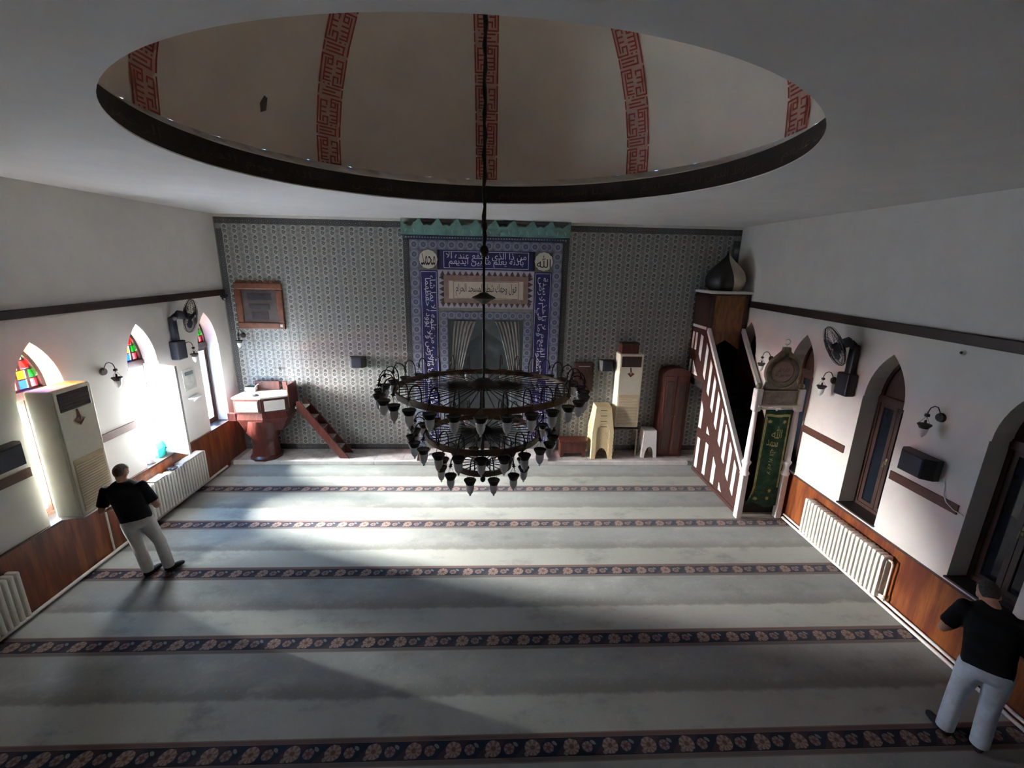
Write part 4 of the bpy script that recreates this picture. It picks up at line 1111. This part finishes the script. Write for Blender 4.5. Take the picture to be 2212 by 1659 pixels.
bg = thing('carrier_bag', 'turquoise carrier bag standing on the sill of the open window', 'bag', (XL - 0.14, 7.60, WSILL + 0.012))
loft([[(-0.05, -0.10, 0), (0.05, -0.10, 0), (0.05, 0.10, 0), (-0.05, 0.10, 0)], [(-0.06, -0.10, 0.15), (0.06, -0.11, 0.15), (0.055, 0.11, 0.15), (-0.06, 0.10, 0.15)], [(-0.012, -0.09, 0.31), (0.012, -0.11, 0.30), (0.012, 0.10, 0.26), (-0.012, 0.09, 0.27)]], M['bag'], 'sack', bg)
MB().tube([(0, -0.06, 0.29), (0, -0.05, 0.36), (0, 0.02, 0.36), (0, 0.05, 0.28)], 0.006, 6).build('carry_handle', M['bag'], bg, True)
jr = tag(MB().lathe([(0.001, 0), (0.06, 0), (0.07, 0.02), (0.07, 0.085), (0.05, 0.11), (0.001, 0.115)], 20).build('tub', M['white'], None, True), 'small white round tub beside the turquoise bag on the sill', 'tub')
jr.location = (XL - 0.10, 7.32, WSILL + 0.012)
ps = thing('wall_poster', 'faded greenish poster on the white wall between open and far window', 'poster', (XL, 8.47, 1.95), LEFT)
MB().box(-0.17, 0.17, 0.0, 0.006, 0, 0.40).build('sheet', M['poster'], ps)
MB().box(-0.12, 0.12, 0.006, 0.008, 0.28, 0.35).build('printed_band', M['niche'], ps)
ws_ = thing('wall_shelf', 'little white wall shelf below the faded greenish poster', 'shelf', (XL, 8.50, 1.78), LEFT)
MB().prism([(-0.15, 0)] + [(0.15 * math.cos(a), 0.13 * math.sin(a)) for a in [PI - PI * i / 8 for i in range(1, 8)]] + [(0.15, 0)], 'z', 0, 0.025).build('board', M['white'], ws_)
MB().prism([(0, 0), (0.10, 0), (0, -0.09)], 'x', -0.01, 0.01).build('bracket', M['white'], ws_)

# ------------------------------------------------------------------ wall lamps and fans
def sconce(loc, rot, label):
    t = thing('wall_lamp', label, 'wall lamp', loc, rot)
    MB().cyl((0, 0, 0), (0, 0.03, 0), 0.058, 0.05, n=20).build('backplate', M['iron'], t, True)
    MB().tube([(0, 0.025, 0.0), (0, 0.04, 0.07), (0, 0.075, 0.125), (0, 0.12, 0.14), (0, 0.165, 0.12), (0, 0.185, 0.07), (0, 0.187, 0.04)], 0.006, 8).build('arm', M['iron'], t, True)
    MB().cbox(-0.02, 0.02, 0.167, 0.207, 0.01, 0.045, 0.006).build('hook_block', M['iron'], t)
    mb = MB()
    for k in range(3):
        a = 2 * PI * k / 3 + 0.5; mb.cyl((0, 0.187, 0.015), (0.06 * math.cos(a), 0.187 + 0.06 * math.sin(a), -0.085), 0.0022, n=4)
    mb.build('hanging_wire', M['iron'], t)
    MB().lathe([(0.001, -0.03), (0.012, -0.035), (0.014, -0.075), (0.068, -0.082), (0.072, -0.090), (0.050, -0.125), (0.046, -0.135), (0.001, -0.136)], 20, (0, 0.187, 0)).build('cup', M['iron'], t, True)
    MB().lathe([(0.044, -0.132), (0.046, -0.15), (0.043, -0.18), (0.032, -0.215), (0.016, -0.235), (0.006, -0.25), (0.001, -0.252)], 20, (0, 0.187, 0)).build('glass_shade', M['shade'], t, True)
    return t
sconce((XL, 6.66, 2.73), LEFT, 'wall lamp with white glass between the cream air conditioner and open window')
sconce((XL, 8.44, 2.73), LEFT, 'wall lamp with white glass beside the fan on the window wall')
sconce((XR, 4.84, 2.73), RIGHT, 'wall lamp with white glass above the wide loudspeaker on white wall')
sconce((XR, 6.58, 2.73), RIGHT, 'wall lamp with white glass beside the black fan over a brown strip')
sconce((XR, 8.22, 2.73), RIGHT, 'wall lamp with white glass behind the gate of the pulpit stairs')
sconce((-5.44, YB - 0.014, 2.76), BACK, 'wall lamp on the tiles in the corner under the framed print')

def fan(loc, rot, label, yaw, pitch):
    t = thing('wall_fan', label, 'fan', loc, rot)
    MB().cbox(-0.12, 0.12, 0, 0.15, -0.17, 0.17, 0.02).build('control_box', M['navy'], t)
    MB().cbox(-0.065, 0.065, 0.01, 0.10, 0.15, 0.60, 0.03).build('column', M['navy'], t)
    MB().tube([(0, 0.06, 0.56), (0, 0.14, 0.62)], [0.05, 0.055], 12).build('neck', M['navy'], t, True)
    Rm = Matrix.Rotation(yaw, 4, 'Z') @ Matrix.Rotation(-pitch, 4, 'X')
    hd = link('motor', MB().tube([(0, -0.02, 0), (0, 0.0, 0), (0, 0.10, 0), (0, 0.13, 0)], [0.05, 0.075, 0.07, 0.04], 16).mesh('motor', M['navy'], True), t)
    hd.matrix_local = Matrix.Translation((0, 0.15, 0.64)) @ Rm
    g = MB(); R_ = 0.30
    for r, y in ((R_, 0.20), (R_ - 0.01, 0.17), (R_ - 0.01, 0.23), (0.17, 0.265), (0.17, 0.135), (0.085, 0.28), (0.085, 0.12)):
        g.tube([(r * math.cos(2 * PI * k / 28), y, r * math.sin(2 * PI * k / 28)) for k in range(29)], 0.006 if r == R_ else 0.003, 5, False)
    for k in range(40):
        a = 2 * PI * k / 40; c, s = math.cos(a), math.sin(a)
        g.tube([(0.03 * c, 0.285, 0.03 * s), (0.17 * c, 0.265, 0.17 * s), (R_ * c, 0.21, R_ * s), (R_ * c, 0.19, R_ * s), (0.17 * c, 0.135, 0.17 * s), (0.06 * c, 0.115, 0.06 * s)], 0.0022, 4, False)
    link('guard', g.mesh('guard', M['black']), hd)
    b = MB().cyl((0, 0.16, 0), (0, 0.24, 0), 0.045, 0.035, 14)
    link('hub', b.mesh('hub', M['black']), hd)
    bl = MB().add([(0.03, 0.19, -0.03), (0.03, 0.21, 0.03), (0.12, 0.225, 0.085), (0.21, 0.215, 0.07), (0.225, 0.195, 0.0), (0.17, 0.18, -0.05), (0.03, 0.186, -0.03), (0.03, 0.206, 0.03), (0.12, 0.221, 0.085), (0.21, 0.211, 0.07), (0.225, 0.191, 0.0), (0.17, 0.176, -0.05)],
                  [(0, 1, 2, 3, 4, 5), (6, 11, 10, 9, 8, 7)] + [(i, (i + 1) % 6, 6 + (i + 1) % 6, 6 + i) for i in range(6)]).mesh('blade', M['navy'])
    for k in range(4): link('blade', bl, hd, None, (0, PI / 2 * k, 0))
    return t
fan((XR, 6.26, 2.76), RIGHT, 'black wall fan beside a wall lamp between two dark windows', -0.30, 0.40)
fan((XL, 8.21, 2.76), LEFT, 'black wall fan above the open window leaf on the bright wall', 0.85, 0.20)
cmr = thing('security_camera', 'small black camera with glass eye at the end of the dark rail', 'camera', (XL + 0.06, YB - 0.10, 3.58))
MB().cbox(-0.055, 0.055, -0.05, 0.05, 0.0, 0.06, 0.01).build('mount', M['black'], cmr); MB().ball((0.01, -0.02, -0.02), 0.05, 14).build('housing', M['black'], cmr, True); MB().ball((0.035, -0.055, -0.03), 0.02, 10).build('lens', M['steel'], cmr, True)
sn = thing('wall_sensor', 'small round grey sensor below the dark rail on the white wall', 'sensor', (XR, 4.80, 3.525), RIGHT)
MB().cyl((0, 0, 0), (0, 0.03, 0), 0.032, 0.026, 16).build('base', M['pipe'], sn, True); MB().ball((0, 0.03, 0), 0.017, 10).build('eye', M['black'], sn, True)
hk = tag(MB().cyl((0, 0, 0), (0, 0.05, 0), 0.03, 0.024, 12).ball((0, 0.05, 0), 0.03, 10).build('ceramic_boss', M['steel'], None, True), 'small round metal boss on the tiles above the corner pulpit', 'boss')
hk.location = (-4.74, YB - 0.014, 2.02); hk.rotation_euler = (0, 0, BACK)

# ------------------------------------------------------------------ minbar (stair pulpit); local x = X - 4.93, local y = Y - 7.10
mn = thing('minbar', 'dark wooden stair pulpit with white railings, white lattice inserts and onion dome', 'stair pulpit', (4.93, 7.10, 0))
yl = lambda Y: Y - 7.10
def zr_(Y): return 0.78 + 1.146 * (Y - 7.20)
side_poly = [(yl(7.20), 0), (yl(9.10), 0), (yl(9.10), 2.0), (yl(9.93), 2.0), (yl(9.93), 3.13), (yl(9.25), 3.13), (yl(7.20), 0.78)]
cells = []
for Y in (7.45, 7.68, 7.91, 8.13, 8.37, 8.61, 8.85, 9.11):
    w = 0.052; t0, t1 = zr_(Y - w) - 0.17, zr_(Y + w) - 0.17; h = 0.62 if Y < 7.5 else 0.70
    cells.append([(Y - w, t0 - h + 0.05), (Y + w, t1 - h + 0.02), (Y + w, t1), (Y - w, t0)])
cells += [[(9.36, 2.43), (9.48, 2.56), (9.48, 3.0), (9.36, 2.97)], [(9.64, 2.63), (9.72, 2.63), (9.72, 3.01), (9.64, 3.01)], [(9.80, 2.63), (9.88, 2.63), (9.88, 3.01), (9.80, 3.01)],
          [(9.80, 2.08), (9.88, 2.08), (9.88, 2.38), (9.80, 2.38)], [(9.42, 2.08), (9.70, 2.08), (9.70, 2.38)],
          [(8.93, 1.03), (9.05, 1.03), (9.05, 1.62), (8.93, 1.46)], [(8.54, 1.03), (8.67, 1.03), (8.67, 1.18)],
          [(8.89, 0.12), (9.01, 0.12), (9.01, 0.81), (8.89, 0.81)], [(8.51, 0.13), (8.63, 0.13), (8.63, 0.84), (8.51, 0.82)],
          [(8.12, 0.12), (8.25, 0.12), (8.25, 0.68), (8.12, 0.54)], [(7.78, 0.13), (7.91, 0.13), (7.91, 0.28)]]
for x0, x1 in ((-0.40, -0.36), (0.335, 0.375)):
    pn = MB().prism(side_poly, 'x', x0, x1).build('side_panel', M['wood_dark'], mn)
    for c in (cells if x0 < 0 else []):
        q = [(yl(a), b) for a, b in c]
        MB().prism(q, 'x', x0 - 0.006, x0).build('white_insert', M['white'], pn)
    MB().box(x0 - 0.012, x1 + 0.004, yl(7.20), yl(9.10), 0.0, 0.07).build('skirting', M['wood_dark'], pn)
    hr = [(yl(7.16), 0.74), (yl(9.24), 3.125), (yl(9.93), 3.125), (yl(9.93), 3.185), (yl(9.21), 3.185), (yl(7.16), 0.845)]
    MB().prism(hr, 'x', x0 - 0.018, x1 + 0.018).build('handrail', M['white'], mn)
for i in range(8):
    y0 = yl(7.26) + i * 0.245; z = 0.24 + i * 0.265
    MB().cbox(-0.36, 0.335, y0, yl(9.10) if z < 2.0 else yl(9.93), z - 0.265 if i else 0.0, z, 0.008).build('step', M['stepcarpet'], mn)
MB().box(-0.36, 0.335, yl(9.20), yl(9.93), 2.02, 2.13).build('landing', M['stepcarpet'], mn)
for x in (-0.425, 0.31):
    nw = MB().cbox(x - 0.055, x + 0.055, -0.055, 0.055, 0.0, 0.86, 0.016).build('newel_post', M['white'], mn)
    MB().lathe([(0.055, 0.85), (0.078, 0.87), (0.078, 0.90), (0.055, 0.93), (0.052, 1.02), (0.060, 1.05), (0.078, 1.09), (0.078, 1.115), (0.052, 1.14), (0.052, 1.30), (0.047, 1.7), (0.040, 2.04), (0.058, 2.06)], 20, (x, 0, 0)).build('turned_shaft', M['white'], nw, True)
    MB().cbox(x - 0.062, x + 0.062, -0.06, 0.06, 2.05, 2.45, 0.022).build('capital', M['white'], nw)
    MB().ball((x, 0, 2.49), 0.045, 12, 1.2).build('post_knob', M['gilt'], nw, True)
ln = MB().cbox(-0.365, 0.25, -0.05, 0.05, 2.18, 2.43, 0.01).build('lintel', M['gilt_d'], mn)
for q in ((-0.365, 0.25, 2.405, 2.43), (-0.365, 0.25, 2.18, 2.205), (-0.365, -0.345, 2.205, 2.405), (0.225, 0.25, 2.205, 2.405)): MB().cbox(q[0], q[1], -0.062, -0.048, q[2], q[3], 0.004).build('lintel_moulding', M['gilt'], ln)
link('lettering', text_mesh('بسم الله الرحمن الرحيم', 0.50, 0.13, M['gilt']), ln, (-0.06, -0.053, 2.305))
MB().cbox(-0.42, 0.30, -0.075, 0.06, 2.135, 2.172, 0.008).build('lintel_shelf', M['white'], mn)
MB().cbox(-0.19, -0.05, -0.085, -0.075, 2.13, 2.165, 0.002).build('name_plate', M['paper'], mn)
MB().lathe([(0.001, 2.135), (0.03, 2.12), (0.014, 2.10), (0.018, 2.085), (0.001, 2.065)], 12, (-0.09, -0.06, 0)).build('drop_ornament', M['white'], mn, True)
# crest board
def tear(R, neck, topz, cz=2.745, cx=-0.075):
    pts = []
    for k in range(31):
        a = math.radians(-90 + 145 * k / 30); pts.append((cx + R * math.cos(a), cz + R * math.sin(a)))
    pts += [(cx + neck * 1.15, topz - 0.06), (cx + neck, topz)]
    return pts + [(2 * cx - x, z) for x, z in pts[::-1]][:-1]
cb = MB().prism(tear(0.30, 0.055, 3.16), 'y', -0.03, 0.02).build('crest', M['gilt_d'], mn)
MB().prism([(-0.36, 2.44), (0.24, 2.44), (0.20, 2.56), (0.10, 2.60), (-0.25, 2.60), (-0.33, 2.56)], 'y', -0.025, 0.015).build('crest_foot', M['gilt_d'], mn)
def rg(r0, r1, y0, y1, mat, name):
    mb = MB(); n = 40
    V = [(-0.075 + r * math.cos(2 * PI * k / n), y, 2.745 + r * math.sin(2 * PI * k / n)) for (r, y) in ((r0, y1), (r0, y0), (r1, y0), (r1, y1)) for k in range(n)]
    return mb.add(V, [(j * n + k, j * n + (k + 1) % n, ((j + 1) % 4) * n + (k + 1) % n, ((j + 1) % 4) * n + k) for j in range(4) for k in range(n)]).build(name, mat, cb, True)
A_, B_ = tear(0.30, 0.055, 3.15), tear(0.268, 0.03, 3.07)
ring_mesh(A_, B_, -0.045, -0.03).build('crest_rim', M['gilt'], cb, True)
rg(0.175, 0.205, -0.045, -0.03, M['gilt'], 'inner_rim')
MB().prism([(-0.075 + 0.172 * math.cos(2 * PI * k / 32), 2.745 + 0.172 * math.sin(2 * PI * k / 32)) for k in range(32)], 'y', -0.036, -0.03).build('inscription_disc', M['rose_tile'], cb)
link('lettering', text_mesh(['لا اله الا الله', 'محمد رسول الله'], 0.26, 0.19, M['ink'], gap=0.8), cb, (-0.075, -0.0375, 2.745))
MB().cyl((-0.075, 0, 3.15), (-0.075, 0, 3.20), 0.006).tube([(-0.075 + 0.045 * math.cos(math.radians(a)), 0, 3.245 + 0.045 * math.sin(math.radians(a))) for a in range(-150, 151, 20)], [0.003 + 0.008 * math.sin(PI * i / 15) for i in range(16)], 8).build('crescent', M['steel'], mn, True)
# green curtain
def cur(u, v):
    """u across 0..1, v down 0..1"""
    xl = -0.205 - 0.10 * max(0, v - 0.82) * 4 * (1 - u); x = xl + (0.265 - xl) * u
    return (x, 0.03 + 0.022 * math.sin(u * 9 + 0.6) + 0.03 * v * math.sin(u * 5), 2.06 - v * (1.84 - 0.04 * math.sin(u * 7)))
mb = MB(); nu, nv = 28, 30
V = [cur(i / nu, j / nv) for j in range(nv + 1) for i in range(nu + 1)]
ct = mb.add(V, [(j * (nu + 1) + i, j * (nu + 1) + i + 1, (j + 1) * (nu + 1) + i + 1, (j + 1) * (nu + 1) + i) for j in range(nv) for i in range(nu)])
V2 = [(x, y + 0.006, z) for x, y, z in V]; ct.add(V2, [(j * (nu + 1) + i, (j + 1) * (nu + 1) + i, (j + 1) * (nu + 1) + i + 1, j * (nu + 1) + i + 1) for j in range(nv) for i in range(nu)])
cto = ct.build('curtain', M['green'], mn, True)
MB().cyl((-0.37, 0.03, 2.075), (0.26, 0.03, 2.075), 0.012).build('curtain_rod', M['steel'], mn)
def cstrip(u0, u1, v0, v1, n=20):
    mb = MB(); V = []
    for j in range(n + 1):
        for i in range(9):
            p = cur(u0 + (u1 - u0) * i / 8, v0 + (v1 - v0) * j / n); V.append((p[0], p[1] - 0.004, p[2]))
    mb.add(V, [(j * 9 + i, j * 9 + i + 1, (j + 1) * 9 + i + 1, (j + 1) * 9 + i) for j in range(n) for i in range(8)])
    mb.build('gold_braid', M['green_gold'], cto, True)
cstrip(0.03, 0.085, 0.05, 0.93); cstrip(0.90, 0.95, 0.05, 0.80); cstrip(0.03, 0.95, 0.045, 0.07, 3); cstrip(0.10, 0.13, 0.08, 0.9)
def on_curtain(me, u0, v0, parent):
    """lay a flat motif on the curtain: its x,z in metres from (u0, v0)"""
    for v in me.vertices:
        u = u0 + v.co.x / 0.47; w = v0 - v.co.z / 1.84
        p = cur(u, w); v.co = Vector((p[0], p[1] - 0.006, p[2]))
    return link('gold_embroidery', me, parent)
me = text_mesh('لا اله الا الله', 0.48, 0.11, M['green_gold'])
for v in me.vertices: v.co = Vector((v.co.z, 0, -v.co.x))
on_curtain(me, 0.52, 0.52, cto)
me = text_mesh('الله', 0.20, 0.22, M['green_gold']); on_curtain(me, 0.55, 0.22, cto)
me = text_mesh('محمد', 0.20, 0.12, M['green_gold']); on_curtain(me, 0.45, 0.335, cto)
for u, v in ((0.22, 0.12), (0.78, 0.12), (0.62, 0.90), (0.25, 0.95), (0.66, 0.82)):
    pts = []
    for k in range(16):
        r = 0.045 if k % 2 == 0 else 0.022; pts.append((r * math.cos(PI * k / 8), 0, r * math.sin(PI * k / 8)))
    on_curtain(MB().add(pts + [(0, 0, 0)], [(k, (k + 1) % 16, 16) for k in range(16)]).mesh('rosette', M['green_gold']), u, v, cto)
# kiosk and onion dome
kx0, kx1, ky0, ky1 = -0.42, 0.41, yl(9.22), yl(9.93)
kk = MB()
kk.box(kx0, kx0 + 0.04, ky0, ky1, 3.19, 3.88).box(kx1 - 0.04, kx1, ky0, ky1, 2.2, 3.88).box(kx0, kx1, ky1 - 0.03, ky1, 2.2, 3.88).box(kx0, kx1, ky0, ky1, 3.84, 3.88)
kk.build('kiosk', M['wood_dark'], mn)
for x0, x1 in ((kx0, kx0 + 0.10), (kx1 - 0.10, kx1)): MB().cbox(x0, x1, ky0 - 0.02, ky0 + 0.04, 2.55 if x0 > 0 else 3.0, 3.88, 0.01).build('kiosk_post', M['wood_dark'], mn)
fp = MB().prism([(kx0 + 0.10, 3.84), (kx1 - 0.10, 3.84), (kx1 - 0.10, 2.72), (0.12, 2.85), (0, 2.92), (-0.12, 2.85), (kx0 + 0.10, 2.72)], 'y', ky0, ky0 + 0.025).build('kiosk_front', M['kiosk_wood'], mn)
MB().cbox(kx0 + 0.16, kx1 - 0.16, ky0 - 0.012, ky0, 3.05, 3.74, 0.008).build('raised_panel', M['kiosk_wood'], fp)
MB().cbox(kx0 - 0.04, kx1 + 0.02, ky0 - 0.06, ky1, 3.88, 3.935, 0.012).build('kiosk_ledge', M['white'], mn)
prof = [(0.33, 0.0), (0.385, 0.05), (0.435, 0.13), (0.45, 0.22), (0.435, 0.31), (0.385, 0.40), (0.30, 0.49), (0.205, 0.57), (0.125, 0.64), (0.07, 0.70), (0.035, 0.76), (0.012, 0.84), (0.001, 0.86)]
for k, (g0, g1) in enumerate(((-86, -26), (-26, 94), (94, 154), (154, 274))):
    MB().lathe([(r * (0.88 if r > 0.01 else 1), z) for r, z in prof], 12, (0.0, yl(9.56), 3.93), math.radians(g0), math.radians(g1), -0.45).build('dome_gore', M['onion_cream'] if k % 2 == 0 else M['onion_dark'], mn, True)

# ------------------------------------------------------------------ people
def remeshed(mb, name, mat, parent, vox=0.011, smooth=4):
    me = mb.mesh('tmp'); o = bpy.data.objects.new('tmp', me); C.objects.link(o)
    r = o.modifiers.new('r', 'REMESH'); r.mode = 'VOXEL'; r.voxel_size = vox
    s = o.modifiers.new('s', 'SMOOTH'); s.iterations = smooth; s.factor = 0.5
    bpy.context.view_layer.update()
    m2 = bpy.data.meshes.new_from_object(o.evaluated_get(bpy.context.evaluated_depsgraph_get()))
    bpy.data.objects.remove(o); m2.name = name
    m2.materials.clear(); m2.materials.append(mat)
    for p in m2.polygons: p.use_smooth = True
    return link(name, m2, parent)
def ell(mb, c, rx, ry, rz, n=16):
    k = MB().ball((0, 0, 0), 1.0, n)
    return mb.add([(c[0] + x * rx, c[1] + y * ry, c[2] + z * rz) for x, y, z in k.v], k.f)
def loft_e(mb, rows, n=20):
    """rows: (cx, cy, z, rx, ry)"""
    V = []
    for cx, cy, z, rx, ry in rows:
        for k in range(n):
            a = 2 * PI * k / n; c, s = math.cos(a), math.sin(a)
            e = 0.85
            V.append((cx + rx * math.copysign(abs(c) ** e, c), cy + ry * math.copysign(abs(s) ** e, s), z))
    m = len(rows)
    Fs = [(j * n + k, j * n + (k + 1) % n, (j + 1) * n + (k + 1) % n, (j + 1) * n + k) for j in range(m - 1) for k in range(n)]
    return mb.add(V, Fs + [tuple(range(n))[::-1], tuple((m - 1) * n + k for k in range(n))])
def person(label, loc, rotz, d):
    """standing figure, local +Y is where it faces; d holds the joints of the pose"""
    H = lambda q: d[q]
    lean = d['lean']                                     # forward offset of the shoulders
    sx = d['sway']                                       # sideways offset of the shoulders
    def sp(z):                                           # spine: forward offset by height
        t = max(0, (z - 0.92) / 0.5); return (sx * t, lean * t * t)
    b = MB()
    rows = [(0.90, .150, .105), (1.00, .145, .10), (1.12, .150, .105), (1.25, .165, .115), (1.36, .165, .105), (1.42, .10, .075)]
    loft_e(b, [(sp(z)[0], sp(z)[1], z, rx, ry) for z, rx, ry in rows])
    hc = Vector(d['head']); nb = Vector((sp(1.40)[0], sp(1.40)[1], 1.39))
    b.tube([nb, nb.lerp(hc, 0.5), hc + Vector((0, -0.015, -0.02))], [0.068, 0.058, 0.055], 14)
    Rh = Matrix.Rotation(d['turn'], 3, 'Z') @ Matrix.Rotation(-d['nod'], 3, 'X') @ Matrix.Rotation(d['tilt'], 3, 'Y')
    def hp(x, y, z): return hc + Rh @ Vector((x, y, z))
    hm = MB(); ell(hm, (0, -0.01, 0.03), .076, .096, .098); ell(hm, (0, 0.02, -0.035), .060, .074, .080); ell(hm, (0, 0.055, -0.085), .034, .032, .025)
    hm.tube([(0, 0.088, 0.02), (0, 0.112, -0.022), (0, 0.092, -0.035)], [0.011, 0.016, 0.012], 8)
    ell(hm, (0, 0.084, 0.035), .050, .014, .010); ell(hm, (0, 0.088, -0.058), .024, .010, .007); ell(hm, (0, 0.086, -0.071), .021, .010, .007)
    for s in (-1, 1): ell(hm, (s * 0.078, -0.008, -0.005), .012, .024, .033)
    b.add([hp(*q) for q in hm.v], hm.f)
    for s, nm in ((-1, 'L'), (1, 'R')):
        sh = Vector((s * 0.185 + sp(1.37)[0], sp(1.37)[1], 1.365)); el_ = Vector(d['el' + nm]); wr = Vector(d['wr' + nm]); hd = Vector(d['hd' + nm])
        b.tube([sh, sh.lerp(el_, .5), el_, el_.lerp(wr, .35), wr], [0.055, 0.048, 0.042, 0.042, 0.028], 12)
        ell(b, el_, .041, .041, .041)
        f = (hd - wr).normalized(); up = Vector((0, 0, 1)); sd_ = f.cross(up).normalized(); nrm = sd_.cross(f)
        pm = wr + f * 0.05
        for w in (-0.026, -0.009, 0.009, 0.026): b.tube([wr + sd_ * w * 0.7, wr + f * 0.085 + sd_ * w], [0.017, 0.015], 8)
        for i, (w, L_) in enumerate(((-0.030, .062), (-0.010, .075), (0.010, .080), (0.030, .070))):
            p0 = wr + f * 0.088 + sd_ * w; p1 = p0 + f * L_ * 0.5 - nrm * 0.008; p2 = p1 + (f * 0.45 - nrm * 0.85).normalized() * L_ * 0.5
            b.tube([p0, p1, p2], [0.0095, 0.009, 0.0075], 8)
        th = -s
        q0 = wr + f * 0.03 + sd_ * 0.028 * -s; b.tube([q0, q0 + f * 0.035 + sd_ * 0.022 * -s, q0 + f * 0.068 + sd_ * 0.022 * -s - nrm * 0.01], [0.013, 0.0115, 0.009], 8)
        hip = Vector((s * 0.09, 0, 0.90)); kn = Vector(d['kn' + nm]); an = Vector(d['an' + nm])
        b.tube([hip, hip.lerp(kn, .5), kn, kn.lerp(an, .4), an], [0.082, 0.072, 0.052, 0.050, 0.036], 12)
    body = remeshed(b, 'person', M['skin'], None, 0.009, 3)
    body.location = loc; body.rotation_euler = (0, 0, rotz)
    tag(body, label, 'person')
    # hair: cap over the back and top of the skull
    hq = MB(); ell(hq, (0, -0.016, 0.040), .082, .100, .098, 20)
    V = [hp(*q) for q in hq.v if True]
    keep = [i for i, q in enumerate(hq.v) if (q[2] > 0.055 + 0.55 * max(0, q[1] + 0.0)) or (q[1] < -0.02 and q[2] > -0.055)]
    ks = set(keep)
    hh = MB(); hh.v = [tuple(q) for q in V]; hh.f = [f for f in hq.f if all(i in ks for i in f)]
    hh.build('hair', d['hair'], body, True)
    for s in (-1, 1):
        e = hp(s * 0.031, 0.081, 0.012); MB().ball(e, 0.010, 10).build('eye', M['black'], body, True)
    # shirt with short sleeves
    t = MB()
    rows = [(0.885, .176, .128), (0.96, .178, .130), (1.06, .178, .130), (1.18, .184, .135), (1.29, .198, .138), (1.37, .188, .122), (1.425, .115, .085), (1.445, .075, .072)]
    loft_e(t, [(sp(z)[0], sp(z)[1], z, rx, ry) for z, rx, ry in rows], 24)
    for s, nm in ((-1, 'L'), (1, 'R')):
        sh = Vector((s * 0.175 + sp(1.37)[0], sp(1.37)[1], 1.360)); el_ = Vector(d['el' + nm])
        e2 = sh.lerp(el_, 0.80); t.tube([sh.lerp(el_, -0.12), sh, sh.lerp(el_, .4), e2], [0.06, 0.078, 0.075, 0.070], 14)
    remeshed(t, 'shirt', M['shirt'], body, 0.011, 5)
    t = MB()
    loft_e(t, [(0, 0, 0.80, .150, .112), (0, -0.012, 0.86, .172, .128), (0, -0.008, 0.93, .170, .122), (0, 0, 0.985, .160, .112)], 24)
    for s, nm in ((-1, 'L'), (1, 'R')):
        hip = Vector((s * 0.085, -0.01, 0.88)); kn = Vector(d['kn' + nm]); an = Vector(d['an' + nm])
        lo = an + Vector((0, 0, -0.03))
        t.tube([hip, hip.lerp(kn, .35), hip.lerp(kn, .75), kn, kn.lerp(an, .5), an, lo], [0.105, 0.098, 0.082, 0.076, 0.074, 0.072, 0.070], 16)
    remeshed(t, 'trousers', d['pants'], body, 0.011, 4)
    bl = MB(); n = 28
    V = []
    for r, z in ((1.0, 0.955), (1.03, 0.957), (1.03, 0.985), (1.0, 0.987)):
        for k in range(n): V.append((0.158 * r * math.cos(2 * PI * k / n), -0.004 + 0.108 * r * math.sin(2 * PI * k / n), z))
    bl.add(V, [(j * n + k, j * n + (k + 1) % n, (j + 1) * n + (k + 1) % n, (j + 1) * n + k) for j in range(3) for k in range(n)]).build('belt', M['wood_dark'], body, True)
    for s, nm in ((-1, 'L'), (1, 'R')):
        an = Vector(d['an' + nm]); td = d['toe' + nm]; f = Vector((math.sin(td), math.cos(td), 0))
        ft = MB(); h = an.copy(); h.z = 0.045
        ft.tube([h - f * 0.06, h - f * 0.03, h + f * 0.05, h + f * 0.12, h + f * 0.17, h + f * 0.19], [0.025, 0.040, 0.042, 0.040, 0.032, 0.015], 14)
        ft.tube([an + Vector((0, 0, 0.02)), h], [0.040, 0.042], 12)
        ft.v = [(x, y, max(0.004, z)) for x, y, z in ft.v]
        remeshed(ft, 'sock', M['shoe'], body, 0.008, 3)
    return body
P1 = dict(lean=0.10, sway=-0.10, head=(-0.115, 0.175, 1.525), turn=-0.45, nod=0.45, tilt=0.10, hair=M['hair'], pants=M['pants'],
          elL=(-0.355, 0.04, 1.09), wrL=(-0.22, 0.24, 1.04), hdL=(-0.13, 0.29, 1.05), elR=(0.24, 0.03, 1.04), wrR=(0.17, 0.25, 0.96), hdR=(0.10, 0.31, 0.97),
          knL=(-0.06, 0.04, 0.48), anL=(0.0, 0.0, 0.10), knR=(0.18, 0.05, 0.48), anR=(0.24, 0.0, 0.10), toeL=0.75, toeR=1.15)
person('man in black t-shirt and pale grey trousers standing by the bright windows', (-4.86, 5.66, 0), 0.42, P1)
P2 = dict(lean=0.15, sway=-0.05, head=(-0.10, 0.25, 1.475), turn=0.25, nod=0.70, tilt=-0.12, hair=M['hair2'], pants=M['jeans'],
          elL=(-0.33, 0.10, 1.06), wrL=(-0.21, 0.30, 1.04), hdL=(-0.12, 0.36, 1.05), elR=(0.28, 0.06, 1.06), wrR=(0.13, 0.29, 1.04), hdR=(0.05, 0.35, 1.06),
          knL=(-0.11, 0.05, 0.48), anL=(-0.12, 0.0, 0.10), knR=(0.11, 0.05, 0.48), anR=(0.12, 0.0, 0.10), toeL=-0.75, toeR=0.0)
person('man in black t-shirt and pale blue jeans looking down beside the wood dado', (4.58, 3.12, 0), -0.80, P2)

bpy.data.objects.remove(_fo)
for o in bpy.data.objects:
    if o.name.startswith(('lettering', 'kufic_lettering')): o['kind'] = 'stuff'
